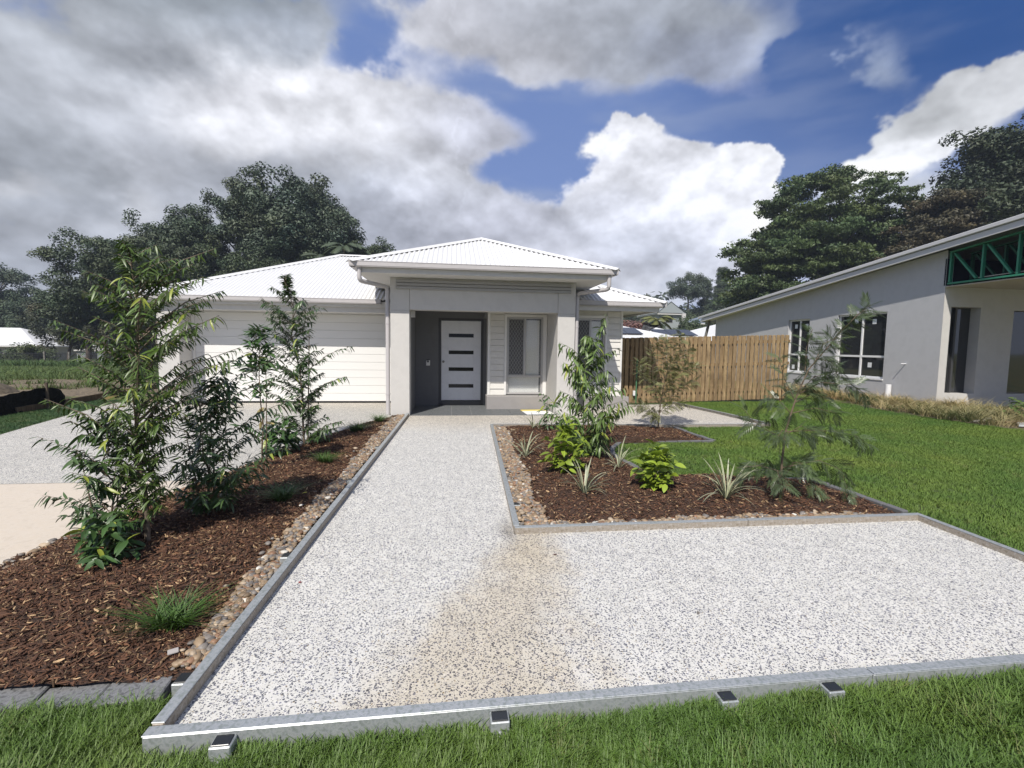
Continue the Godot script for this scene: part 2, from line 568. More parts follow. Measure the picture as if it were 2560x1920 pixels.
	M.mulch = tri_map(mat(0.085, 0.045, 0.026, 0.95), 2.2, noise_tex(noise(0.05, 83, 5), 512, [grey(0.35), grey(0.9), grey(1.0)], [0.3, 0.55, 0.8]), bump_tex(noise(0.06, 84, 5), 512, 8.0), 1.0)
	M.chip = mat(1, 1, 1, 0.85)
	M.chip.vertex_color_use_as_albedo = true
	M.pebble = mat(1, 1, 1, 0.55)
	M.pebble.vertex_color_use_as_albedo = true
	M.grass = leaf_mat(1, 1, 1, 0.45, 0.5)
	M.bark = tri_map(mat(0.21, 0.165, 0.12, 0.9), 3.0, noise_tex(noise(0.02, 89, 5), 256, [grey(0.55), grey(1.0), grey(0.8)], [0.2, 0.5, 0.8]))
	M.bark_pale = tri_map(mat(0.36, 0.32, 0.27, 0.9), 0.4, noise_tex(noise(0.02, 97, 5), 256, [grey(0.5), grey(1.0), grey(0.8)], [0.2, 0.5, 0.8]))
	M.bark_dark = mat(0.09, 0.07, 0.055, 0.95)
	M.twig_green = mat(0.10, 0.13, 0.04, 0.7)
	M.twig_brown = mat(0.14, 0.105, 0.07, 0.9)
	M.crown = leaf_mat(1, 1, 1, 0.18, 0.6)
	# plants: three tones of each
	for k in 3:
		var t: float = [0.8, 1.0, 1.3][k]
		M["sapling_%d" % k] = leaf_mat(0.066 * t, 0.102 * t * (1.0 + 0.06 * k), 0.020 * t, 0.45)
		M["fig_%d" % k] = leaf_mat(0.052 * t, 0.092 * t, 0.028 * t, 0.4, 0.35)
		M["broad_%d" % k] = leaf_mat(0.052 * t, 0.105 * t, 0.030 * t, 0.4, 0.4)
		M["mango_%d" % k] = leaf_mat(0.10 * t, 0.155 * t, 0.040 * t, 0.45, 0.4)
		M["lime_%d" % k] = leaf_mat(0.20 * t, 0.27 * t, 0.030 * t, 0.5, 0.35)
		M["olive_%d" % k] = leaf_mat(0.155 * t, 0.160 * t, 0.062 * t, 0.4, 0.45)
		M["grevillea_%d" % k] = leaf_mat(0.070 * t, 0.098 * t, 0.042 * t, 0.35, 0.36)
		M["flax_%d" % k] = leaf_mat(0.9 * (0.85 + 0.1 * k), 0.9 * (0.85 + 0.1 * k), 0.9 * (0.85 + 0.1 * k), 0.25, 0.45)
	M.fresh = leaf_mat(0.26, 0.30, 0.045, 0.5, 0.4)
	M.withered = leaf_mat(0.34, 0.28, 0.12, 0.4, 0.7)
	M.tuft = leaf_mat(0.055, 0.112, 0.016, 0.35, 0.4)
	# far away
	M.solar = mat(0.02, 0.024, 0.035, 0.2)
	M.far_wall = mat(0.52, 0.51, 0.49, 0.9)
	M.far_grey = mat(0.28, 0.31, 0.32, 0.8)
	M.far_roof_blue = mat(0.17, 0.21, 0.26, 0.4)
	M.fence_black = mat(0.018, 0.018, 0.02, 0.5)
	M.silt = tri_map(mat(0.006, 0.007, 0.007, 0.36), 1.0, null, bump_tex(noise(0.02, 101, 4), 256, 6.0), 1.0)
	M.silt.metallic_specular = 0.12
	M.stake = wood(mat(0.13, 0.10, 0.07, 0.9), 4)


func wood(m: StandardMaterial3D, k: int) -> StandardMaterial3D:
	if not M.has("grain_%d" % (k % 3)):
		var nn := noise(1.0, 200 + k, 4)
		var im := Image.create(128, 512, false, Image.FORMAT_RGB8)
		var r := RandomNumberGenerator.new()
		r.seed = 300 + k
		var knots := []
		for q in 4:
			knots.append(Vector3(r.randf() * 128, r.randf() * 512, r.randf_range(5, 9)))
		for y in 512:
			for x in 128:
				var w := nn.get_noise_2d(x * 0.012, y * 0.004) * 3.0
				var g := nn.get_noise_2d(x * 0.11 + w * 2.0, y * 0.006)
				var s := 0.80 + 0.22 * g + 0.06 * nn.get_noise_2d(x * 0.5, y * 0.05) + 0.16 * nn.get_noise_2d(x * 0.01, y * 0.008 + 90.0)
				for q in knots:
					var d: float = Vector2((x - q.x), (y - q.y) * 0.6).length() / q.z
					if d < 1.0: s *= 0.55 + 0.45 * d
				s = clampf(s, 0.2, 1.0)
				im.set_pixel(x, y, Color(s, s * (0.93 + 0.07 * s), s * (0.85 + 0.15 * s)))
		M["grain_%d" % (k % 3)] = ImageTexture.create_from_image(im)
	m.albedo_texture = M["grain_%d" % (k % 3)]
	m.uv1_scale = Vector3(4.0, 0.7, 1.0)
	m.uv1_offset = Vector3(0.17 * k, 0.23 * k, 0)
	return m


# washed concrete with dark and pale stones showing, one sheet of 2.2 m
func aggregate() -> Array:
	var s := 2048
	var n1 := noise(0.02, 111, 4)
	var n2 := noise(0.25, 112, 3)
	var px := PackedByteArray()
	px.resize(s * s * 3)
	var hi := PackedByteArray()
	hi.resize(s * s)
	var a := n1.get_seamless_image(256, 256)
	a.resize(s, s)
	a.convert(Image.FORMAT_L8)
	var b := n2.get_seamless_image(1024, 1024)
	b.resize(s, s)
	b.convert(Image.FORMAT_L8)
	var da := a.get_data()
	var db := b.get_data()
	for i in s * s:
		var t: int = (da[i] >> 4) + (db[i] >> 3)
		px[i * 3] = 186 + t
		px[i * 3 + 1] = 184 + t
		px[i * 3 + 2] = 178 + t
		hi[i] = 96 + (db[i] >> 3)
	var r := RandomNumberGenerator.new()
	r.seed = 115
	for k in 34000:
		var pick := r.randf()
		var big := r.randf()
		var ra := 2.2 + 5.6 * big * big + (1.2 if pick < 0.56 else 0.0)
		var rb := ra * r.randf_range(0.5, 0.95)
		var cr := 0
		var cg := 0
		var cb := 0
		if pick < 0.56:
			var v := r.randi_range(84, 142)
			cr = v - 2; cg = v - 1; cb = v + r.randi_range(3, 13)
		elif pick < 0.61:
			var v := r.randi_range(124, 168)
			cr = v + 8; cg = v - 6; cb = v - 28
		else:
			var v := r.randi_range(200, 236)
			cr = v; cg = v - r.randi_range(0, 5); cb = v - r.randi_range(2, 14)
		var cx := r.randi_range(0, s - 1)
		var cy := r.randi_range(0, s - 1)
		var an := r.randf() * TAU
		var ca := cos(an) / ra
		var sa := sin(an) / ra
		var cbb := cos(an) / rb
		var sbb := sin(an) / rb
		var skew := r.randf_range(-0.5, 0.5)
		var w := int(ceil(ra)) + 1
		for dy in range(-w, w + 1):
			var yy := (cy + dy) & (s - 1)
			for dx in range(-w, w + 1):
				var u := dx * ca + dy * sa
				var v := -dx * sbb + dy * cbb
				var d := u * u + v * v + skew * u * v * (1.0 + u)
				if d < 1.0:
					var i := yy * s + ((cx + dx) & (s - 1))
					var f := 10 - int(20.0 * d * d) if d > 0.7 else 0
					px[i * 3] = clampi(cr + f, 0, 255)
					px[i * 3 + 1] = clampi(cg + f, 0, 255)
					px[i * 3 + 2] = clampi(cb + f, 0, 255)
					hi[i] = 200 - int(70.0 * d * d)
	var im := Image.create_from_data(s, s, false, Image.FORMAT_RGB8, px)
	var hm := Image.create_from_data(s, s, false, Image.FORMAT_L8, hi)
	hm.convert(Image.FORMAT_RGBA8)
	hm.resize(1024, 1024)
	hm.bump_map_to_normal_map(3.0)
	return [ImageTexture.create_from_image(im), ImageTexture.create_from_image(hm)]


# ------------------------------------------------------------------ ground
func gh(x: float, d: float) -> float:
	var y := -0.15 + 0.014 * clampf(d, -5.0, 10.7)
	y += 0.011 * clampf(x - 3.5, 0.0, 10.0) * smoothstep(4.0, 10.0, d)
	if d > 14.0 or x < -11.0 or x > 14.0:
		y -= 1.0 * smoothstep(16.0, 52.0, d) * smoothstep(-8.0, -18.0, x)
		y -= 0.8 * smoothstep(54.0, 76.0, d) * smoothstep(-20.0, -40.0, x)
		y += 4.0 * smoothstep(20.0, 44.0, x) * smoothstep(16.0, 44.0, d) * smoothstep(120.0, 60.0, d)
		var ex := (x - 78.0) / 42.0
		var ed := (d - 128.0) / 46.0
		y += 10.5 * exp(-ex * ex - ed * ed)
		y += 30.0 * smoothstep(170.0, 520.0, d) * smoothstep(-60.0, 260.0, x)
	return y


func build_ground() -> void:
	var xs := []
	var ds := []
	var q := -30.0
	while q <= 30.0:
		xs.append(q)
		q += 1.0
	var st := 1.3
	while q < 1400.0:
		xs.append(q)
		xs.push_front(-q)
		q += st
		st *= 1.17
	q = -8.0
	while q <= 40.0:
		ds.append(q)
		q += 1.0
	st = 1.3
	while q < 1800.0:
		ds.append(q)
		q += st
		st *= 1.15
	for k in [10, 14, 22, 40, 90, 240, 800]:
		ds.push_front(-float(k))
	var m := MB.new()
	n_ground = noise(0.09, 77, 4)
	for d in ds:
		for x in xs:
			var y := gh(x, d)
			if x > -9.5 and x < 14.0 and d < 13.6 and d > -9.0:
				y -= 0.13
			else:
				y += 0.10 * n_ground.get_noise_2d(x, d)
			var e := 0.5
			var nn := Vector3(gh(x - e, d) - gh(x + e, d), 2.0 * e, gh(x, d + e) - gh(x, d - e)).normalized()
			m.vert(P(x, y, d), nn, Vector2(x, d))
	var w := xs.size()
	for j in ds.size() - 1:
		for i in w - 1:
			var a := j * w + i
			m.tri_ix(a, a + 1, a + w)
			m.tri_ix(a + 1, a + w + 1, a + w)
	struct("ground", m.mesh(), M.terrain)


# a sheet between two edges given as functions of depth: rows of [depth, left x, right x]
func sheet(rows: Array, step: float, lift: float, uvs: float, tint = null) -> ArrayMesh:
	var m := MB.new()
	var d0: float = rows[0][0]
	var d1: float = rows[rows.size() - 1][0]
	var nd := maxi(1, int(ceil((d1 - d0) / step)))
	var widest := 0.0
	for r in rows:
		widest = maxf(widest, r[2] - r[1])
	var nx := maxi(1, int(ceil(widest / step)))
	for j in nd + 1:
		var d := lerpf(d0, d1, float(j) / nd)
		var e := edges(rows, d)
		for i in nx + 1:
			var x := lerpf(e.x, e.y, float(i) / nx)
			var col := Color.WHITE
			if tint != null:
				col = tint.call(x, d)
			m.vert(P(x, gh(x, d) + lift, d), Vector3(0, 1, 0.014).normalized(), Vector2(x / uvs, d / uvs), col)
	for j in nd:
		for i in nx:
			var a := j * (nx + 1) + i
			m.tri_ix(a, a + 1, a + nx + 1)
			m.tri_ix(a + 1, a + nx + 2, a + nx + 1)
	return m.mesh()


func edges(rows: Array, d: float) -> Vector2:
	for k in rows.size() - 1:
		if d <= rows[k + 1][0]:
			var t: float = clampf((d - rows[k][0]) / maxf(rows[k + 1][0] - rows[k][0], 1e-5), 0, 1)
			return Vector2(lerpf(rows[k][1], rows[k + 1][1], t), lerpf(rows[k][2], rows[k + 1][2], t))
	var l: Array = rows[rows.size() - 1]
	return Vector2(l[1], l[2])


# rust-coloured water stain that runs from the corner of the bed to the kerb, and a grubby corner
func path_tint(x: float, d: float) -> Color:
	var wob := n_ground.get_noise_2d(x * 9.0, d * 7.0) * 0.45 + n_ground.get_noise_2d(x * 34.0, d * 26.0) * 0.35 + n_ground.get_noise_2d(x * 110.0, d * 90.0) * 0.25
	var mid := 0.70 - 0.31 * (4.0 - d)
	var half := 0.24 + 0.22 * (4.0 - d)
	var s := smoothstep(1.25, 0.35, absf(x - mid) / half + wob) * smoothstep(4.5, 3.9, d)
	var core := exp(-pow((x - 0.62) / 0.30, 2.0) - pow((d - 3.75) / 0.35, 2.0))
	var c := Color(1, 1, 1).lerp(Color(0.83, 0.74, 0.60), clampf(s * 0.70 + core * 0.22, 0, 1))
	var dirt := exp(-pow((x - 0.50) / 0.07, 2.0) - pow((d - 4.12) / 0.22, 2.0))
	c = c.lerp(Color(0.45, 0.42, 0.38), clampf(dirt * 0.8, 0, 1))
	# paler and creamier near the house
	c = c.lerp(Color(0.93, 0.86, 0.76), 0.75 * smoothstep(8.3, 10.2, d))
	var v := 1.0 + 0.10 * n_ground.get_noise_2d(x * 3.0 + 50.0, d * 3.0)
	return Color(c.r * v, c.g * v, c.b * v)


func drive_tint(x: float, d: float) -> Color:
	var v := 0.88 + 0.07 * n_ground.get_noise_2d(x * 2.0, d * 2.0)
	var t := smoothstep(11.0, 13.0, d)
	return Color(v, v * lerpf(0.985, 0.95, t), v * lerpf(0.955, 0.88, t))


func build_paving() -> void:
	var left := [[2.07, -1.205, 0.545], [4.06, -1.19, 0.545], [9.26, -0.99, 0.735], [10.67, -0.94, 0.735]]
	struct("path", sheet(left, 0.05, 0.0, 1.5, path_tint), M.path)
	struct("path", sheet([[2.07, 0.545, 4.53], [4.06, 0.545, 4.53]], 0.05, 0.0, 1.5, path_tint), M.path)
	struct("path", sheet([[9.02, 6.28, 6.40], [9.302, 0.735, 6.38]], 0.05, 0.0, 1.5, path_tint), M.path)
	struct("path", sheet([[9.302, 0.735, 6.38], [10.67, 0.735, 6.26]], 0.15, 0.0, 1.5, path_tint), M.path)
	struct("path", sheet([[10.67, 2.74, 6.26], [12.5, 2.74, 6.04]], 0.15, 0.0, 1.5, path_tint), M.path)
	struct("driveway", sheet([[5.93, -6.75, -2.83], [7.33, -7.08, -2.50], [8.82, -7.42, -2.05], [9.66, -7.62, -1.78], [10.5, -7.80, -1.33], [11.94, -8.14, -1.33], [13.1, -8.35, -1.0]], 0.2, 0.0, 1.5, drive_tint), M.path)
	struct("driveway_apron", sheet([[-3.0, -9.5, -3.24], [3.8, -8.6, -3.22], [4.42, -7.6, -3.16], [5.92, -6.75, -2.84]], 0.5, 0.0, 2.2), M.apron)
	struct("lawn", sheet([[-6.0, -9.0, 14.0], [2.0, -3.5, 14.0], [2.34, -3.5, 14.0]], 0.5, -0.075, 1.0), M.lawn_soil)
	struct("lawn", sheet([[2.2, 4.62, 14.0], [4.2, 4.62, 13.0], [4.3, 0.6, 13.0], [13.4, 0.6, 13.0]], 0.4, -0.02, 1.0), M.lawn_soil)
	struct("lawn", sheet([[5.93, -13.0, -6.77], [8.82, -12.5, -7.44], [11.94, -10.2, -8.16], [13.9, -9.4, -8.5]], 0.3, -0.01, 1.0), M.lawn_soil)
	var soil := sheet([[14.0, -13.0, -7.0], [15.5, -16.0, -7.5], [18.0, -20.0, -9.0], [21.0, -24.0, -12.0]], 0.5, 0.06, 1.0)
	struct("bare_soil", soil, M.bare_soil)
	struct("bare_soil", sheet([[8.0, 11.3, 13.5], [10.3, 10.7, 12.85], [15.2, 11.5, 12.85], [16.0, 11.8, 12.85]], 0.4, 0.0, 1.0), M.bare_soil)


# ------------------------------------------------------------------ the house with the white roof
# a corrugated roof face: o = a point on the eave, s along the eave, t up the slope; low/high give the run of t at each s
func corrugated(o: Vector3, s: Vector3, t: Vector3, s0: float, s1: float, low: Array, high: Array, period := 0.10, amp := 0.016) -> ArrayMesh:
	var m := MB.new()
	var nn := t.cross(s).normalized()
	if nn.y < 0.0: nn = -nn
	var flip := s.cross(t).dot(nn) < 0.0
	var steps := int(ceil((s1 - s0) / period)) * 6
	for i in steps + 1:
		var q := lerpf(s0, s1, float(i) / steps)
		var a := prof(low, q)
		var b := maxf(a + 0.001, prof(high, q))
		var ph := TAU * q / period
		var off := nn * amp * cos(ph)
		var nrm := (nn + s * (amp * TAU / period) * sin(ph)).normalized()
		m.vert(o + s * q + t * a + off, nrm, Vector2(q, a))
		m.vert(o + s * q + t * b + off, nrm, Vector2(q, b))
	for i in steps:
		var k := i * 2
		if flip:
			m.tri_ix(k, k + 1, k + 2)
			m.tri_ix(k + 1, k + 3, k + 2)
		else:
			m.tri_ix(k, k + 2, k + 1)
			m.tri_ix(k + 1, k + 2, k + 3)
	return m.mesh()


func prof(p: Array, q: float) -> float:   # piecewise linear: pairs of s, value
	if q <= p[0][0]: return p[0][1]
	for k in p.size() - 1:
		if q <= p[k + 1][0]:
			return lerpf(p[k][1], p[k + 1][1], (q - p[k][0]) / maxf(p[k + 1][0] - p[k][0], 1e-6))
	return p[p.size() - 1][1]


func ridge_cap(called: String, a: Vector3, b: Vector3, parent: Node) -> void:
	var m := MB.new()
	m.tube([a + Vector3(0, 0.012, 0), b + Vector3(0, 0.012, 0)], [0.032, 0.032], 8)
	var dir := (b - a).normalized()
	var side := dir.cross(Vector3.UP).normalized()
	for sg in [-1.0, 1.0]:
		var dn: Vector3 = (side * sg * 0.13 + Vector3(0, -0.040, 0))
		m.box((a + b) * 0.5 + dn * 0.5 + Vector3(0, 0.024, 0), Vector3(a.distance_to(b), 0.003, 0.135), 0.0, Basis(dir, dir.cross(-side * sg).normalized() * sg, side).orthonormalized() * Basis(Vector3.RIGHT, sg * 0.29))
	obj(called, m.mesh(), M.roof_white, parent)


func gutter_run(a: Vector3, b: Vector3, out: Vector3, parent: Node, m: Material) -> void:   # a quad gutter whose outer lip runs from a to b
	var g := MB.new()
	var h := 0.105
	var mid := -out * 0.055
	g.bar(a + mid * 2.0 - Vector3(0, h * 0.5, 0), b + mid * 2.0 - Vector3(0, h * 0.5, 0), 0.006, h)
	g.bar(a - Vector3(0, h * 0.42, 0), b - Vector3(0, h * 0.42, 0), 0.008, h * 0.84)
	g.bar(a + mid - Vector3(0, h - 0.005, 0), b + mid - Vector3(0, h - 0.005, 0), 0.106, 0.010, Vector3.UP)
	g.bar(a + out * 0.004, b + out * 0.004, 0.014, 0.016, Vector3.UP, 0.004)
	obj("gutter", g.mesh(), m, parent)


func pipe_run(called: String, pts: Array, r: float, mtl: Material, parent: Node) -> MeshInstance3D:
	# round the corners of the run
	var out := [pts[0]]
	for i in range(1, pts.size() - 1):
		var a: Vector3 = pts[i - 1]
		var b: Vector3 = pts[i]
		var c: Vector3 = pts[i + 1]
		var k := minf(0.09, minf(a.distance_to(b), b.distance_to(c)) * 0.45)
		var p := b + (a - b).normalized() * k
		var q := b + (c - b).normalized() * k
		for s in 6:
			var t := s / 5.0
			out.append(p.lerp(b, t).lerp(b.lerp(q, t), t))
	out.append(pts[pts.size() - 1])
	var rad := []
	for i in out.size(): rad.append(r)
	var m := MB.new()
	m.tube(out, rad, 14)
	return obj(called, m.mesh(), mtl, parent)


func slab(parent: Node, called: String, a: Vector3, b: Vector3, mtl: Material, bev := 0.006) -> MeshInstance3D:
	return obj(called, box_mesh(a, b, bev), mtl, parent)


func window_unit(parent: Node, x0: float, x1: float, y0: float, y1: float, d: float) -> void:
	# sliding sash at upper left behind a security screen, fixed pane at upper right, low pane below
	var fr := MB.new()
	var t := 0.045
	fr.span(P(x0, y0, d), P(x0 + t, y1, d + 0.10), 0.004)
	fr.span(P(x1 - t, y0, d), P(x1, y1, d + 0.10), 0.004)
	fr.span(P(x0 + t + 0.001, y1 - t, d + 0.001), P(x1 - t - 0.001, y1, d + 0.10), 0.004)
	fr.span(P(x0 + t + 0.001, y0, d + 0.001), P(x1 - t - 0.001, y0 + t, d + 0.10), 0.004)
	var ym := y0 + (y1 - y0) * 0.235
	var xm := x0 + (x1 - x0) * 0.50
	fr.span(P(x0 + t + 0.001, ym - 0.028, d + 0.010), P(x1 - t - 0.001, ym + 0.028, d + 0.09), 0.004)
	fr.span(P(xm - 0.025, ym + 0.029, d + 0.012), P(xm + 0.025, y1 - t - 0.001, d + 0.09), 0.004)
	var w := obj("window", fr.mesh(), M.frame_grey, parent)
	slab(w, "pane", P(x0 + t, y0 + t, d + 0.045), P(x1 - t, ym - 0.028, d + 0.049), M.pane, 0.0)
	slab(w, "pane", P(xm + 0.025, ym + 0.028, d + 0.045), P(x1 - t, y1 - t, d + 0.049), M.pane, 0.0)
	slab(w, "pane", P(x0 + t, ym + 0.028, d + 0.062), P(xm - 0.025, y1 - t, d + 0.066), M.pane, 0.0)
	slab(w, "roller_blind", P(xm + 0.02, y0 + t, d + 0.105), P(x1 - t - 0.035, y1 - t - 0.03, d + 0.110), M.blind, 0.0)
	slab(w, "roller_blind", P(x0 + t + 0.01, y0 + t, d + 0.105), P(xm + 0.019, ym + 0.02, d + 0.110), M.blind, 0.0)
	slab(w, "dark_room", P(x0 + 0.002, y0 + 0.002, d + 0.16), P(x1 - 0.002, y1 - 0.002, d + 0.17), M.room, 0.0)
	var sc := MB.new()
	var sx0 := x0 + t + 0.012
	var sx1 := xm - 0.03
	var sy0 := ym + 0.035
	var sy1 := y1 - t - 0.012
	for e in [[sx0, sy0, sx1, sy0], [sx0, sy1, sx1, sy1], [sx0, sy0, sx0, sy1], [sx1, sy0, sx1, sy1]]:
		sc.bar(P(e[0], e[1], d + 0.02), P(e[2], e[3], d + 0.02), 0.022, 0.03, Vector3.BACK)
	# diamond grille
	var st := 0.075
	var k: float = -ceil((sy1 - sy0) / st) * st
	while k < (sx1 - sx0) + (sy1 - sy0):
		for dirn in [1.0, -1.0]:
			var pts := []
			for f in 2:
				var yy := sy0 if f == 0 else sy1
				pts.append(Vector2(sx0 + k + (yy - sy0) * 0.62, yy) if dirn > 0 else Vector2(sx1 - k - (yy - sy0) * 0.62, yy))
			var a: Vector2 = pts[0]
			var b: Vector2 = pts[1]
			# clip to the frame in x
			var cl := clip_x(a, b, sx0, sx1)
			if cl.size() == 2:
				sc.bar(P(cl[0].x, cl[0].y, d + 0.026), P(cl[1].x, cl[1].y, d + 0.026), 0.006, 0.006, Vector3.BACK)
		k += st
	obj("security_screen", sc.mesh(), M.mesh_wire, w)
	slab(w, "insect_mesh", P(sx0, sy0, d + 0.034), P(sx1, sy1, d + 0.036), M.mesh_back, 0.0)


func clip_x(a: Vector2, b: Vector2, x0: float, x1: float) -> Array:
	if a.x > b.x:
		var t := a
		a = b
		b = t
	if b.x <= x0 or a.x >= x1 or b.x - a.x < 1e-6:
		return []
	var p := a
	var q := b
	if a.x < x0: p = a.lerp(b, (x0 - a.x) / (b.x - a.x))
	if b.x > x1: q = a.lerp(b, (x1 - a.x) / (b.x - a.x))
	return [p, q]


func boards(parent: Node, x0: float, x1: float, y0: float, y1: float, d: float, holes: Array) -> void:
	# lapped weatherboards, each a piece; holes are [x0, x1, y0, y1]
	var pitch := 0.155
	var y := y0
	while y < y1 - 0.01:
		var top := minf(y + pitch, y1)
		var runs := [[x0, x1]]
		for h in holes:
			if top > h[2] + 0.01 and y < h[3] - 0.01:
				var nr := []
				for r in runs:
					if h[0] > r[0]: nr.append([r[0], minf(h[0], r[1])])
					if h[1] < r[1]: nr.append([maxf(h[1], r[0]), r[1]])
				runs = nr
		for r in runs:
			if r[1] - r[0] < 0.02: continue
			var m := MB.new()
			var a := P(r[0], y, d - 0.036)
			var b := P(r[1], y, d - 0.036)
			var e := P(r[1], top - 0.009, d - 0.016)
			var f := P(r[0], top - 0.009, d - 0.016)
			m.quad(a, b, e, f)
			m.quad(P(r[0], y, d), P(r[1], y, d), b, a)
			m.quad(P(r[0], y, d), a, f, P(r[0], top, d))
			m.quad(b, P(r[1], y, d), P(r[1], top, d), e)
			obj("weatherboard", m.mesh(), M.cladding, parent)
		y = top


func build_house() -> void:
	var h := thing("house", "new single storey house with white corrugated hip roof, white garage door and columned porch", "house")
	var k := 0.408          # rise of the roof per metre of run
	# -- garage block
	slab(h, "wall", P(-6.98, -0.2, 12.42), P(-6.50, 2.52, 13.3), M.render)                       # pier left of the door
	slab(h, "wall", P(-6.98, -0.2, 13.302), P(-6.70, 2.52, 22.0), M.render, 0.0)
	slab(h, "wall", P(-6.70, -0.2, 21.7), P(4.0, 2.52, 22.0), M.render, 0.0)
	slab(h, "lintel", P(-6.498, 2.335, 12.42), P(-1.345, 2.52, 13.3), M.fascia)
	slab(h, "wall", P(-1.70, -0.2, 13.09), P(-1.345, 2.33, 13.5), M.render, 0.0)
	# garage door: planks
	var gd := Node3D.new()
	put(gd, "garage_door", h)
	var y := 0.045
	var i := 0
	while y < 2.33:
		var top := minf(y + 0.2065, 2.334)
		var m := MB.new()
		m.span(P(-6.497, y + 0.004, 13.05), P(-1.346, top - 0.003, 13.09), 0.005)
		obj("plank", m.mesh(), M.garage, gd)
		y = top
		i += 1
	slab(gd, "backing", P(-6.497, 0.045, 13.062), P(-1.702, 2.333, 13.085), M.garage, 0.0)
	slab(gd, "bottom_seal", P(-6.49, 0.018, 13.055), P(-1.35, 0.044, 13.085), M.black, 0.0)
	slab(gd, "door_track", P(-6.498, 0.02, 12.98), P(-6.44, 2.33, 13.04), M.white_trim)
	# -- porch: columns, beam, recess
	slab(h, "column", P(-1.34, -0.15, 10.70), P(-0.935, 2.30, 11.10), M.render, 0.008)
	slab(h, "column", P(2.355, -0.15, 10.70), P(2.755, 2.30, 11.10), M.render, 0.008)
	slab(h, "beam", P(-0.93, 2.315, 10.703), P(2.35, 3.0, 11.02), M.render_beam, 0.006)
	slab(h, "beam", P(-1.34, 2.301, 10.70), P(-0.934, 3.0, 11.10), M.render_beam, 0.004)
	slab(h, "beam", P(2.355, 2.301, 10.70), P(2.755, 3.0, 11.10), M.render_beam, 0.004)
	slab(h, "corbel", P(-0.934, 2.17, 10.98), P(-0.84, 2.312, 11.10), M.render_beam, 0.004)
	slab(h, "wall", P(-1.34, -0.15, 11.102), P(-0.94, 2.9, 13.09), M.dark_render, 0.0)           # left side of the recess
	slab(h, "wall", P(2.365, -0.15, 11.102), P(2.75, 2.9, 12.02), M.render, 0.0)                 # right side of the recess
	# back wall of the recess round the front door
	slab(h, "wall", P(-0.94, -0.05, 12.50), P(-0.36, 2.75, 12.72), M.dark_render, 0.0)
	slab(h, "wall", P(-0.36, 2.255, 12.50), P(0.80, 2.75, 12.72), M.dark_render, 0.0)
	slab(h, "wall", P(0.795, -0.05, 12.50), P(0.90, 2.2545, 12.72), M.dark_render, 0.0)
	slab(h, "porch_ceiling", P(-0.94, 2.62, 11.02), P(2.36, 2.65, 12.72), M.soffit, 0.0)
	slab(h, "wall", P(0.872, 0.30, 12.003), P(0.955, 2.75, 12.7), M.cladding, 0.0)               # left return of the clad bay
	# front door
	var df := MB.new()
	df.span(P(-0.36, 0.02, 12.50), P(-0.292, 2.254, 12.64), 0.004)
	df.span(P(0.733, 0.02, 12.50), P(0.796, 2.254, 12.64), 0.004)
	df.span(P(-0.291, 2.192, 12.503), P(0.732, 2.253, 12.64), 0.004)
	df.span(P(-0.291, 0.0, 12.49), P(0.732, 0.125, 12.66), 0.006)
	obj("door_frame", df.mesh(), M.dark_frame, h)
	var dm := MB.new()
	var cuts := [[0.46, 0.555], [0.895, 0.99], [1.33, 1.425], [1.765, 1.86]]
	dm.span(P(-0.288, 0.135, 12.53), P(-0.10, 2.185, 12.572), 0.003)
	dm.span(P(0.54, 0.135, 12.53), P(0.729, 2.185, 12.572), 0.003)
	var yy := 0.135
	for c in cuts + [[2.185, 2.185]]:
		dm.span(P(-0.10, yy, 12.530), P(0.54, c[0], 12.572), 0.0)
		yy = c[1]
	var door := obj("front_door", dm.mesh(), M.door_white, h)
	for c in cuts:
		slab(door, "glass_slot", P(-0.102, c[0] - 0.002, 12.545), P(0.542, c[1] + 0.002, 12.557), M.glass, 0.0)
	var kb := MB.new()
	kb.tube([P(-0.235, 1.135, 12.532), P(-0.235, 1.135, 12.515)], [0.030, 0.030], 16)
	kb.tube([P(-0.235, 1.135, 12.515), P(-0.235, 1.135, 12.49), P(-0.235, 1.135, 12.475), P(-0.235, 1.135, 12.465)], [0.012, 0.016, 0.028, 0.020], 16)
	obj("door_knob", kb.mesh(), M.steel_knob, door)
	var bl := MB.new()
	bl.span(P(-0.675, 1.03, 12.478), P(-0.575, 1.17, 12.499), 0.008)
	var bell := obj("doorbell", bl.mesh(), M.white_trim, h)
	var cm := MB.new()
	cm.tube([P(-0.625, 1.135, 12.479), P(-0.625, 1.135, 12.468)], [0.026, 0.022], 16)
	obj("camera_eye", cm.mesh(), M.black, bell)
	slab(bell, "bell_top", P(-0.662, 1.165, 12.474), P(-0.588, 1.182, 12.497), M.black, 0.004)
	# clad bay beside the door, plinth, window
	var bay_top := 2.62
	slab(h, "wall", P(0.957, 0.32, 12.002), P(1.335, bay_top, 12.20), M.cladding, 0.0)
	slab(h, "wall", P(2.275, 0.32, 12.002), P(2.364, bay_top, 12.20), M.cladding, 0.0)
	slab(h, "wall", P(1.335, 2.295, 12.002), P(2.275, bay_top, 12.20), M.cladding, 0.0)
	boards(h, 0.93, 1.30, 0.332, bay_top, 12.0, [])
	boards(h, 1.335, 2.275, 2.36, bay_top, 12.0, [])
	slab(h, "corner_trim", P(0.865, 0.328, 11.955), P(0.93, bay_top, 12.002), M.white_trim, 0.004)
	slab(h, "corner_trim", P(1.285, 0.334, 11.952), P(1.338, 2.35, 12.0015), M.white_trim, 0.004)
	slab(h, "corner_trim", P(2.268, 0.334, 11.952), P(2.358, 2.35, 12.0015), M.white_trim, 0.004)
	slab(h, "corner_trim", P(1.3385, 2.292, 11.953), P(2.2675, 2.35, 12.0015), M.white_trim, 0.004)
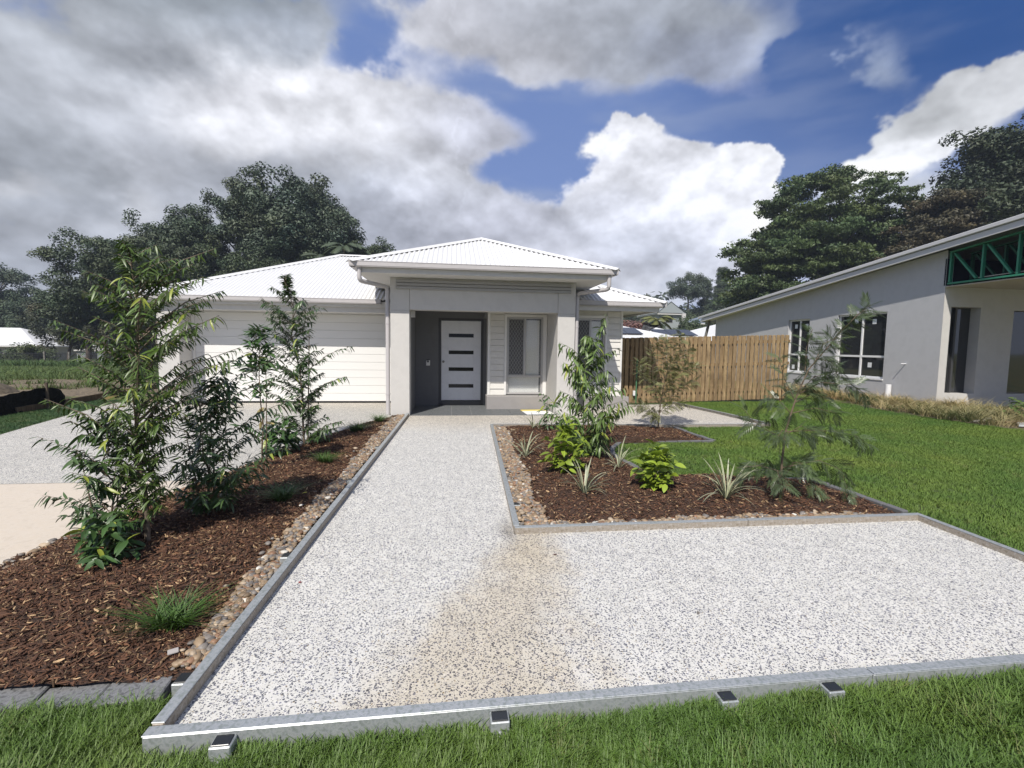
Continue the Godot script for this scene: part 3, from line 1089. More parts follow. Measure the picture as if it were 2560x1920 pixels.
	window_unit(h, 1.338, 2.268, 0.345, 2.292, 11.99)
	slab(h, "plinth", P(0.835, -0.05, 11.72), P(2.363, 0.325, 12.2), M.plinth, 0.010)
	# porch floor tiles, each with its own edges
	var px := -0.935
	var bed_m := box_mesh(P(-0.935, -0.12, 10.672), P(2.36, -0.006, 12.52), 0.0)
	obj("tile_bed", bed_m, M.grout, h)
	var tm := MB.new()
	tm.box(Vector3.ZERO, Vector3(0.452, 0.012, 0.452), 0.002)
	var tile := tm.mesh()
	var r2 := RandomNumberGenerator.new()
	r2.seed = 9
	for a in 8:
		for b in 4:
			var tx := -0.935 + 0.2275 + a * 0.458
			var td := 10.672 + 0.228 + b * 0.458
			if tx - 0.2 > 2.3: continue
			var wx := minf(0.452, (2.358 - (tx - 0.226)))
			obj("tile", tile, M.tile, h, Transform3D(Basis.from_scale(Vector3(wx / 0.452, 1, 1)), P(tx - 0.226 + wx * 0.5, -0.002 + r2.randf_range(-0.0006, 0.0006), td)))
	# -- right wing: clad wall, plinth, window
	slab(h, "wall", P(2.752, 0.30, 12.002), P(3.11, 2.52, 12.20), M.cladding, 0.0)
	slab(h, "wall", P(3.88, 0.30, 12.002), P(4.32, 2.52, 12.20), M.cladding, 0.0)
	slab(h, "wall", P(3.11, 2.30, 12.002), P(3.88, 2.52, 12.20), M.cladding, 0.0)
	slab(h, "wall", P(4.02, 0.30, 12.201), P(4.32, 2.52, 21.699), M.cladding, 0.0)
	boards(h, 2.752, 4.29, 0.31, 2.50, 12.0, [[3.06, 3.93, 0.2, 2.36]])
	slab(h, "corner_trim", P(4.288, 0.30, 11.954), P(4.335, 2.50, 12.0015), M.white_trim, 0.004)
	slab(h, "corner_trim", P(3.06, 0.31, 11.953), P(3.112, 2.36, 12.0015), M.white_trim, 0.004)
	slab(h, "corner_trim", P(3.878, 0.31, 11.953), P(3.93, 2.36, 12.0015), M.white_trim, 0.004)
	slab(h, "corner_trim", P(3.1125, 2.302, 11.954), P(3.8775, 2.36, 12.0015), M.white_trim, 0.004)
	window_unit(h, 3.112, 3.878, 0.33, 2.30, 11.99)
	slab(h, "plinth", P(2.752, -0.1, 11.86), P(4.52, 0.30, 12.2), M.plinth, 0.010)
	# -- eaves: soffits, fascias, gutters
	slab(h, "soffit", P(-1.90, 3.001, 10.14), P(3.34, 3.03, 14.0), M.soffit, 0.0)
	slab(h, "fascia", P(-1.90, 3.0, 10.115), P(3.34, 3.15, 10.138), M.fascia, 0.003)
	slab(h, "fascia", P(-1.923, 3.0, 10.115), P(-1.902, 3.15, 14.6), M.fascia, 0.003)
	slab(h, "fascia", P(3.342, 3.0, 10.115), P(3.363, 3.15, 14.6), M.fascia, 0.003)
	gutter_run(P(-2.05, 3.205, 10.0), P(3.49, 3.205, 10.0), Vector3(0, 0, 1), h, M.gutter)
	gutter_run(P(-2.05, 3.205, 14.6), P(-2.05, 3.205, 10.0), Vector3(-1, 0, 0), h, M.gutter)
	gutter_run(P(3.49, 3.205, 10.0), P(3.49, 3.205, 14.6), Vector3(1, 0, 0), h, M.gutter)
	slab(h, "soffit", P(-7.30, 2.521, 12.33), P(-1.345, 2.54, 13.2), M.soffit, 0.0)
	slab(h, "fascia", P(-7.30, 2.465, 12.305), P(-1.345, 2.60, 12.328), M.fascia, 0.003)
	slab(h, "fascia", P(-7.323, 2.465, 12.305), P(-7.302, 2.60, 21.0), M.fascia, 0.003)
	gutter_run(P(-7.46, 2.645, 12.2), P(-1.76, 2.645, 12.2), Vector3(0, 0, 1), h, M.gutter)
	gutter_run(P(-7.46, 2.645, 21.0), P(-7.46, 2.645, 12.2), Vector3(-1, 0, 0), h, M.gutter)
	slab(h, "soffit", P(2.757, 2.50, 11.47), P(5.04, 2.52, 13.2), M.soffit, 0.0)
	slab(h, "soffit", P(4.33, 2.50, 13.2), P(5.04, 2.52, 21.0), M.soffit, 0.0)
	slab(h, "fascia", P(2.76, 2.45, 11.445), P(5.05, 2.62, 11.468), M.fascia, 0.003)
	slab(h, "fascia", P(5.052, 2.45, 11.445), P(5.073, 2.62, 21.0), M.fascia, 0.003)
	gutter_run(P(2.76, 2.67, 11.33), P(5.20, 2.67, 11.33), Vector3(0, 0, 1), h, M.gutter)
	gutter_run(P(5.20, 2.67, 11.33), P(5.20, 2.67, 21.0), Vector3(1, 0, 0), h, M.gutter)
	# three slats in the band above the beam
	for s in 3:
		slab(h, "louvre_slat", P(-1.215, 2.752 + s * 0.070, 10.655), P(2.64, 2.812 + s * 0.070, 10.698), M.louvre, 0.006)
	# -- roof faces
	var up := Vector3(0, k, -1).normalized()
	var sl := sqrt(1.0 + k * k)
	var half := 2.77
	var ox := -2.05
	var ey := 3.20
	# porch hip: front triangle and two sides that run back as a ridge
	obj("roof_sheet", corrugated(P(ox, ey, 10.0), Vector3.RIGHT, up, 0.0, 2.0 * half, [[0.0, 0.0], [6.0, 0.0]], [[0.0, 0.0], [half, half * sl], [2.0 * half, 0.0]]), M.roof_white, h)
	var upr := Vector3(1, k, 0).normalized()
	obj("roof_sheet", corrugated(P(ox, ey, 10.0), Vector3(0, 0, -1), upr, 0.0, 7.5, [[0.0, 0.0], [9.0, 0.0]], [[0.0, 0.0], [half, half * sl], [9.0, half * sl]]), M.roof_white, h)
	var upl := Vector3(-1, k, 0).normalized()
	obj("roof_sheet", corrugated(P(ox + 2.0 * half, ey, 10.0), Vector3(0, 0, -1), upl, 0.0, 7.5, [[0.0, 0.0], [9.0, 0.0]], [[0.0, 0.0], [half, half * sl], [9.0, half * sl]]), M.roof_white, h)
	var apex := P(ox + half, ey + half * k, 10.0 + half)
	ridge_cap("ridge_cap", P(ox, ey, 10.0), apex, h)
	ridge_cap("ridge_cap", P(ox + 2.0 * half, ey, 10.0), apex, h)
	ridge_cap("ridge_cap", apex, apex + Vector3(0, 0, -4.6), h)
	# main roof over the garage
	var run := 4.42
	obj("roof_sheet", corrugated(P(-7.46, 2.64, 12.2), Vector3.RIGHT, up, 0.0, 8.4, [[0.0, 0.0], [9.0, 0.0]], [[0.0, 0.0], [3.76, run * sl], [9.0, run * sl]]), M.roof_white, h)
	var left_up := Vector3(3.76, run * k, 0).normalized()
	obj("roof_sheet", corrugated(P(-7.46, 2.64, 12.2), Vector3(0, 0, -1), left_up, 0.0, 2.0 * run, [[0.0, 0.0], [9.0, 0.0]], [[0.0, 0.0], [run, Vector2(3.76, run * k).length()], [2.0 * run, 0.0]]), M.roof_white, h)
	obj("roof_sheet", corrugated(P(-7.46, 2.64, 12.2 + 2.0 * run), Vector3.RIGHT, Vector3(0, k, 1).normalized(), 0.0, 12.0, [[0.0, 0.0], [9.0, 0.0]], [[0.0, 0.0], [3.76, run * sl], [12.0, run * sl]]), M.roof_white, h)
	var ap2 := P(-7.46 + 3.76, 2.64 + run * k, 12.2 + run)
	ridge_cap("ridge_cap", P(-7.46, 2.64, 12.2), ap2, h)
	ridge_cap("ridge_cap", ap2, ap2 + Vector3(4.6, 0, 0), h)
	# right wing
	var rr := 4.3
	obj("roof_sheet", corrugated(P(0.5, 2.665, 11.33), Vector3.RIGHT, up, 0.0, 4.7, [[0.0, 0.0], [9.0, 0.0]], [[0.0, rr * sl], [0.4, rr * sl], [4.7, 0.0]]), M.roof_white, h)
	obj("roof_sheet", corrugated(P(5.2, 2.665, 11.33), Vector3(0, 0, -1), upl, 0.0, 2.0 * rr, [[0.0, 0.0], [9.0, 0.0]], [[0.0, 0.0], [rr, rr * sl], [2.0 * rr, 0.0]]), M.roof_white, h)
	ridge_cap("ridge_cap", P(5.2, 2.665, 11.33), P(5.2 - rr, 2.665 + rr * k, 11.33 + rr), h)
	# -- downpipes from the porch gutter
	pipe_run("downpipe", [P(-1.87, 3.10, 10.09), P(-1.87, 2.83, 10.09), P(-1.41, 2.80, 10.80), P(-1.41, -0.1, 10.80)], 0.045, M.pipe, h)
	pipe_run("downpipe", [P(3.32, 3.10, 10.09), P(3.32, 2.80, 10.09), P(2.815, 2.77, 10.80), P(2.815, -0.05, 10.80)], 0.045, M.pipe, h)
	for q in [[-1.41, 0.45], [-1.41, 2.0], [2.815, 0.45], [2.815, 2.0]]:
		var cl := MB.new()
		cl.tube([P(q[0], q[1], 10.80), P(q[0], q[1] + 0.03, 10.80)], [0.052, 0.052], 14)
		obj("pipe_clip", cl.mesh(), M.pipe, h)


# ------------------------------------------------------------------ the unfinished grey house next door
func nb_window(parent: Node, d0: float, d1: float, y0: float, y1: float, x: float, ym: float, stickers: Array) -> void:
	var fr := MB.new()
	var t := 0.05
	fr.span(P(x, y0, d0), P(x + 0.09, y1, d0 + t), 0.003)
	fr.span(P(x, y0, d1 - t), P(x + 0.09, y1, d1), 0.003)
	fr.span(P(x + 0.001, y1 - t, d0 + t + 0.001), P(x + 0.09, y1, d1 - t - 0.001), 0.003)
	fr.span(P(x + 0.001, y0, d0 + t + 0.001), P(x + 0.09, y0 + t, d1 - t - 0.001), 0.003)
	var dm := (d0 + d1) * 0.5
	fr.span(P(x + 0.006, ym - 0.03, d0 + t + 0.001), P(x + 0.085, ym + 0.03, d1 - t - 0.001), 0.003)
	fr.span(P(x + 0.004, y0 + t + 0.001, dm - 0.03), P(x + 0.085, ym - 0.031, dm + 0.03), 0.003)
	fr.span(P(x + 0.004, ym + 0.031, dm - 0.03), P(x + 0.085, y1 - t - 0.001, dm + 0.03), 0.003)
	var w := obj("window", fr.mesh(), M.frame_white, parent)
	for q in [[d0 + t, dm - 0.03, y0 + t, ym - 0.03], [dm + 0.03, d1 - t, y0 + t, ym - 0.03], [d0 + t, dm - 0.03, ym + 0.03, y1 - t], [dm + 0.03, d1 - t, ym + 0.03, y1 - t]]:
		slab(w, "pane", P(x + 0.035, q[2], q[0]), P(x + 0.042, q[3], q[1]), M.dusty_pane, 0.0)
	for s in stickers:
		slab(w, "sticker", P(x + 0.032, s[1], s[0]), P(x + 0.0345, s[1] + 0.15, s[0] + 0.14), M.sticker, 0.0)


func build_neighbour() -> void:
	var h := thing("neighbour_house", "unfinished grey rendered house with skillion roof and exposed green trusses", "house")
	var x := 12.8
	var sl := -0.1045
	var top := func(d: float) -> float: return 4.22 + sl * (d - 11.25)
	# side wall with two window openings, built of the pieces between them
	var w1 := [16.02, 17.12, 0.75, 2.70]
	var w2 := [12.90, 14.74, 0.74, 2.74]
	var m := MB.new()
	var cols := [11.25, w2[0], w2[1], w1[0], w1[1], 22.3]
	for i in 5:
		var a: float = cols[i]
		var b: float = cols[i + 1]
		var hole: Array = w2 if i == 1 else w1 if i == 3 else []
		var ta: float = top.call(a)
		var tb: float = top.call(b)
		if hole.is_empty():
			m.quad(P(x, -0.3, b), P(x, -0.3, a), P(x, ta, a), P(x, tb, b))
		else:
			m.quad(P(x, -0.3, b), P(x, -0.3, a), P(x, hole[2], a), P(x, hole[2], b))
			m.quad(P(x, hole[3], b), P(x, hole[3], a), P(x, ta, a), P(x, tb, b))
			var e := 0.14
			m.quad(P(x, hole[2], a), P(x + e, hole[2], a), P(x + e, hole[3], a), P(x, hole[3], a))
			m.quad(P(x + e, hole[2], b), P(x, hole[2], b), P(x, hole[3], b), P(x + e, hole[3], b))
			m.quad(P(x, hole[2], b), P(x + e, hole[2], b), P(x + e, hole[2], a), P(x, hole[2], a))
			m.quad(P(x, hole[3], a), P(x + e, hole[3], a), P(x + e, hole[3], b), P(x, hole[3], b))
			m.quad(P(x, hole[2] - 0.002, b), P(x, hole[2] - 0.002, a), P(x - 0.0, hole[2], a), P(x, hole[2], b))
	# back of the wall so that it has thickness
	m.quad(P(x + 0.2, -0.3, 11.25), P(x + 0.2, -0.3, 22.3), P(x + 0.2, top.call(22.3), 22.3), P(x + 0.2, top.call(11.25), 11.25))
	m.quad(P(x + 0.2, -0.3, 22.3), P(x, -0.3, 22.3), P(x, top.call(22.3), 22.3), P(x + 0.2, top.call(22.3), 22.3))
	obj("side_wall", m.mesh(), M.neighbour, h)
	slab(h, "window_sill", P(x - 0.02, w2[2] - 0.05, w2[0] - 0.02), P(x + 0.1, w2[2] - 0.003, w2[1] + 0.02), M.frame_white, 0.003)
	slab(h, "window_sill", P(x - 0.02, w1[2] - 0.05, w1[0] - 0.02), P(x + 0.1, w1[2] - 0.003, w1[1] + 0.02), M.frame_white, 0.003)
	nb_window(h, w2[0], w2[1], w2[2], w2[3], x + 0.07, 1.40, [[13.35, 2.40], [14.02, 2.44], [13.42, 1.06]])
	nb_window(h, w1[0], w1[1], w1[2], w1[3], x + 0.07, 1.40, [[16.2, 2.38], [16.75, 2.38], [16.8, 0.86]])
	# porch wall that faces the street
	var z := 11.25
	slab(h, "porch_wall", P(12.802, -0.3, z), P(13.03, 3.30, z + 0.28), M.neighbour_porch, 0.0)
	slab(h, "porch_wall", P(13.03, 2.76, z), P(13.93, 3.30, z + 0.28), M.neighbour_porch, 0.0)
	slab(h, "porch_wall", P(13.03, -0.3, z), P(13.93, 0.46, z + 0.28), M.neighbour_porch, 0.0)
	slab(h, "porch_wall", P(13.93, -0.3, z), P(14.95, 3.30, z + 0.28), M.neighbour_porch, 0.0)
	slab(h, "porch_wall", P(14.95, 2.70, z), P(16.75, 3.30, z + 0.28), M.neighbour_porch, 0.0)
	slab(h, "porch_wall", P(14.95, -0.3, z), P(16.75, 0.46, z + 0.28), M.neighbour_porch, 0.0)
	slab(h, "porch_wall", P(16.75, -0.3, z), P(21.0, 3.30, z + 0.28), M.neighbour_porch, 0.0)
	slab(h, "room_wall", P(13.02, -0.3, 15.0), P(21.0, 3.6, 15.1), M.neighbour, 0.0)
	slab(h, "room_wall", P(14.3, -0.3, 11.54), P(14.4, 3.3, 15.0), M.neighbour, 0.0)
	slab(h, "room_ceiling", P(13.02, 3.30, 11.54), P(21.0, 3.34, 22.2), M.neighbour, 0.0)
	slab(h, "room_floor", P(13.02, 0.30, 11.54), P(21.0, 0.34, 22.2), M.neighbour, 0.0)
	slab(h, "sliding_door", P(13.40, 0.47, z + 0.20), P(13.46, 2.75, z + 0.25), M.dark_frame, 0.0)
	slab(h, "door_pane", P(13.035, 0.465, z + 0.255), P(13.925, 2.755, z + 0.262), M.dusty_pane, 0.0)
	slab(h, "porch_window", P(14.96, 0.47, z + 0.16), P(16.74, 2.69, z + 0.17), M.dusty_pane, 0.0)
	slab(h, "porch_slab", P(12.85, -0.3, 5.5), P(21.0, 0.10, 11.25), M.plinth, 0.01)
	slab(h, "porch_ceiling", P(12.80, 3.26, 6.2), P(21.0, 3.285, 11.245), M.ply, 0.0)
	# gable truss over the open porch: two layers
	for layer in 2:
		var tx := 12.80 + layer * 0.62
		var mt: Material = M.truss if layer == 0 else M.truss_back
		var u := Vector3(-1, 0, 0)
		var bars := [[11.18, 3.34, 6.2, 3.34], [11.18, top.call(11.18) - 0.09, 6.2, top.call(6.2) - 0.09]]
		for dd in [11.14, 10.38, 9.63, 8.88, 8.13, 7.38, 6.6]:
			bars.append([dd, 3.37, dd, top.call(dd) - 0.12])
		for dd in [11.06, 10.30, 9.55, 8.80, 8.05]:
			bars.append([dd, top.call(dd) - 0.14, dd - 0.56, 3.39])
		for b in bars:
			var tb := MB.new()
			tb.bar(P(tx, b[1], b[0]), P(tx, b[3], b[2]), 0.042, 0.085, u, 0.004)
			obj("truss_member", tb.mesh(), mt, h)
	var pl := MB.new()
	pl.bar(P(12.86, 3.405, 10.55), P(12.95, 3.43, 9.55), 0.09, 0.02)
	obj("loose_plank", pl.mesh(), M.ply, h)
	slab(h, "roof_lining", P(14.6, 3.285, 6.2), P(14.65, 4.5, 11.3), M.navy, 0.0)
	slab(h, "gable_lining", P(12.80, 3.301, 11.26), P(20.0, 4.0, 11.3), M.navy, 0.0)
	# roof sheet, barge and gutter trim along its edge
	var rf := MB.new()
	var e0 := 5.0
	var e1 := 23.0
	var r0: float = top.call(e0)
	var r1: float = top.call(e1)
	rf.bar(P(16.5, r0 + 0.08, e0), P(16.5, r1 + 0.08, e1), 8.1, 0.06, Vector3.UP)
	obj("roof_sheet", rf.mesh(), M.neigh_roof, h)
	var bg := MB.new()
	bg.bar(P(12.43, r0 + 0.005, e0), P(12.43, r1 + 0.005, e1), 0.03, 0.15, Vector3.UP, 0.004)
	obj("barge_board", bg.mesh(), M.barge, h)
	bg = MB.new()
	bg.bar(P(12.40, r0 + 0.135, e0 - 0.02), P(12.40, r1 + 0.135, e1 + 0.25), 0.08, 0.10, Vector3.UP, 0.012)
	obj("barge_capping", bg.mesh(), M.barge, h)
	bg = MB.new()
	bg.bar(P(12.62, r0 - 0.03, 6.0), P(12.62, r1 - 0.03, 22.9), 0.36, 0.012, Vector3.UP)
	obj("eave_lining", bg.mesh(), M.soffit, h)
	bg = MB.new()
	bg.bar(P(12.46, r1 - 0.02, 23.1), P(19.0, r1 - 0.02, 23.1), 0.12, 0.14)
	obj("gutter", bg.mesh(), M.frame_white, h)
	bg = MB.new()
	bg.bar(P(12.72, 3.0, 22.75), P(12.45, 1.3, 22.9), 0.10, 0.10, Vector3.BACK)
	obj("brace", bg.mesh(), M.grey_timber, h)
	# overflow spigot and stub pipe
	pipe_run("overflow_spigot", [P(12.85, 1.22, 12.19), P(12.64, 1.22, 12.19)], 0.012, M.pvc, h)
	pipe_run("stub_pipe", [P(12.66, -0.2, 12.55), P(12.66, 0.60, 12.55)], 0.075, M.pvc, h)


# ------------------------------------------------------------------ steel edging, pavers, fence
func edging(label: String, a: Vector2, b: Vector2, side: float, joints: Array, stakes: Array, top := 0.06, deep := 0.17, m: Material = null) -> void:
	# a, b: ends (x, depth) of the face that touches the path; the channel stands on the given side; joints and stakes are shares of the run
	var dir2 := (b - a).normalized()
	var n2 := Vector2(-dir2.y, dir2.x) * side
	var o := thing("steel_edging", label, "edging", P(a.x, 0, a.y))
	var cuts := [0.0] + joints + [1.0]
	var base := P(a.x, 0, a.y)
	for i in cuts.size() - 1:
		var p := a.lerp(b, cuts[i]) + dir2 * 0.003
		var q := a.lerp(b, cuts[i + 1]) - dir2 * 0.003
		var mm := MB.new()
		var w := 0.052
		var pc := p + n2 * w * 0.5
		var qc := q + n2 * w * 0.5
		var pa := P(pc.x, gh(pc.x, pc.y) + top, pc.y) - base
		var qa := P(qc.x, gh(qc.x, qc.y) + top, qc.y) - base
		mm.bar(pa - Vector3(0, deep * 0.5, 0), qa - Vector3(0, deep * 0.5, 0), w, deep, Vector3.UP, 0.006)
		obj("channel", mm.mesh(), m if m else M.galv_stain, o)
		mm = MB.new()
		mm.bar(pa + Vector3(0, 0.0015, 0), qa + Vector3(0, 0.0015, 0), w + 0.003, 0.005, Vector3.UP, 0.002)
		obj("top_flange", mm.mesh(), M.galv, o)
	for s in stakes:
		var c: Vector2 = a.lerp(b, absf(s)) + n2 * ((0.052 + 0.036) if s >= 0.0 else -0.036)
		var y := gh(c.x, c.y) + top - 0.016
		var bs := Basis(Vector3(dir2.x, 0, -dir2.y), Vector3.UP, Vector3(dir2.x, 0, -dir2.y).cross(Vector3.UP))
		var at := P(c.x, y, c.y) - base
		var st := MB.new()
		st.box(at - Vector3(0, 0.11, 0), Vector3(0.084, 0.22, 0.070), 0.004, bs)
		var sk := obj("stake", st.mesh(), M.galv, o)
		var cp := MB.new()
		cp.box(at + Vector3(0, 0.003, 0), Vector3(0.070, 0.006, 0.056), 0.002, bs)
		obj("stake_cap", cp.mesh(), M.cap_black, sk)
		var out3 := Vector3(n2.x, 0, -n2.y) * (1.0 if s >= 0.0 else -1.0)
		var bo := MB.new()
		var f := at + Vector3(0, -0.055, 0) + out3 * 0.035
		bo.tube([f, f + out3 * 0.004, f + out3 * 0.005, f + out3 * 0.013], [0.013, 0.013, 0.008, 0.007], 6)
		obj("bolt", bo.mesh(), M.galv, sk)


func build_edging() -> void:
	edging("galvanised steel edging along the left side of the entry path", Vector2(-1.205, 2.075), Vector2(-0.945, 10.66), 1.0, [0.46, 0.80], [0.035, 0.19, 0.42, 0.62], 0.06, 0.17)
	edging("galvanised steel edging with stakes along the front lawn edge of the path", Vector2(4.53, 2.115), Vector2(-1.258, 2.06), 1.0, [0.42], [0.943, 0.746, 0.56, 0.465], 0.06, 0.17, M.galv)
	edging("short steel edging at the right end of the wide path, beside the side lawn", Vector2(4.53, 4.11), Vector2(4.53, 2.12), 1.0, [], [], 0.055, 0.16)
	edging("steel edging in two lengths along the front of the right garden bed", Vector2(0.548, 4.06), Vector2(4.585, 4.06), 1.0, [0.545], [], 0.055, 0.15)
	edging("thin steel edging between the entry path and the right garden bed", Vector2(0.735, 9.26), Vector2(0.545, 4.115), 1.0, [], [0.30, 0.62, 0.88], 0.055, 0.15)
	edging("dark steel edging along the far side of the right garden bed, before the house", Vector2(6.44, 9.0), Vector2(0.735, 9.31), 1.0, [0.36], [0.96, 0.43, 0.05], 0.05, 0.16)
	edging("grey edging up the right side of the small path to the timber fence", Vector2(6.02, 12.55), Vector2(6.39, 9.0), 1.0, [0.35, 0.7], [], 0.06, 0.16, M.grey_timber)
	# pavers in front of the left bed
	var pv := thing("paver_edging", "row of flat grey pavers along the street end of the left garden bed", "edging")
	var r := RandomNumberGenerator.new()
	r.seed = 21
	for i in 8:
		var m := MB.new()
		var w := 0.282
		m.box(Vector3.ZERO, Vector3(w - 0.006, 0.06, 0.155), 0.006)
		var x := -1.36 - 0.145 - i * w
		var bs := Basis(Vector3.UP, r.randf_range(-0.06, 0.06) + 0.03) * Basis(Vector3.RIGHT, r.randf_range(-0.05, 0.05)) * Basis(Vector3.BACK, r.randf_range(-0.05, 0.05))
		obj("paver", m.mesh(), M.paver, pv, Transform3D(bs, P(x, -0.150 + r.randf_range(-0.008, 0.008), 2.385 + 0.008 * i)))
	# kerb of small pavers round the lawn side of the right bed
	var kb := thing("paver_kerb", "kerb of small grey pavers between the right garden bed and the side lawn", "edging")
	var lines := [[[4.60, 4.25], [4.56, 4.95], [4.50, 5.44], [3.8, 5.46], [3.11, 5.47], [2.91, 5.59], [2.52, 6.02], [2.40, 6.60], [2.42, 6.95], [2.53, 7.30], [2.81, 7.72], [3.4, 7.75], [4.47, 7.70]], [[4.50, 7.72], [4.43, 8.35], [4.40, 9.0]]]
	for l in lines:
		for i in l.size() - 1:
			var a := Vector2(l[i][0], l[i][1])
			var b := Vector2(l[i + 1][0], l[i + 1][1])
			var n := maxi(1, int(round(a.distance_to(b) / 0.23)))
			for k in n:
				var p := a.lerp(b, (k + 0.02) / n)
				var q := a.lerp(b, (k + 0.98) / n)
				var m := MB.new()
				var lift := r.randf_range(-0.018, -0.008)
				m.bar(P(p.x, gh(p.x, p.y) + lift, p.y), P(q.x, gh(q.x, q.y) + lift + r.randf_range(-0.006, 0.006), q.y), 0.075, 0.07, Vector3.UP, 0.008)
				obj("paver", m.mesh(), M.paver_dark, kb)


func build_fence() -> void:
	var f := thing("timber_fence", "new treated pine paling fence with hit and miss palings between the two houses", "fence")
	var r := RandomNumberGenerator.new()
	r.seed = 31
	var kinds := []
	for k in 4:
		var m := MB.new()
		m.box(Vector3(0, 0.5, 0), Vector3(0.090 + 0.003 * k, 1.0, 0.019), 0.003)
		kinds.append(m.mesh())
	var x := 4.46
	var i := 0
	while x < 9.76:
		var t := (x - 4.7) / 5.0
		var lo := -0.02 + 0.155 * clampf(t, 0, 1.2)
		var hi := 1.835 + 0.170 * clampf(t, -0.1, 1.2)
		for back in 2:
			var xx := x + (0.067 if back == 1 else 0.0)
			if xx > 9.8: continue
			var d := 13.0 if back == 0 else 13.072
			var len := hi - lo + r.randf_range(-0.004, 0.004) - (0.006 if back == 1 else 0.0)
			var bs := Basis(Vector3.BACK, r.randf_range(-0.006, 0.006)) * Basis.from_scale(Vector3(1.0 if back == 0 else 1.14, len, 1))
			var o := obj("paling", kinds[(i + back) % 4], M["paling_%d" % (r.randi() % 5)], f, Transform3D(bs, P(xx, lo + r.randf_range(-0.004, 0.004), d)))
			i += 1
		x += 0.134
	for yv in [0.28, 1.02, 1.66]:
		var m := MB.new()
		m.bar(P(4.44, yv, 13.036), P(9.82, yv + 0.16, 13.036), 0.050, 0.09)
		obj("rail", m.mesh(), M.rail, f)
	for px in [4.5, 6.3, 8.1, 9.7]:
		var m := MB.new()
		m.span(P(px - 0.05, -0.2, 13.085), P(px + 0.05, 1.75 + 0.03 * (px - 4.5), 13.17), 0.004)
		obj("post", m.mesh(), M.rail, f)
	# gas riser and tap against the fence beside the house
	var g := thing("standpipe", "thin green standpipe with white tap against the timber fence beside the house", "pipe", P(5.12, 0, 12.9))
	pipe_run("riser", [Vector3(0, 0, 0), Vector3(0, 1.25, 0)], 0.022, mat(0.06, 0.16, 0.08, 0.5), g)
	slab(g, "tap_box", Vector3(-0.09, 0.22, -0.03), Vector3(-0.03, 0.36, 0.03), M.pvc)


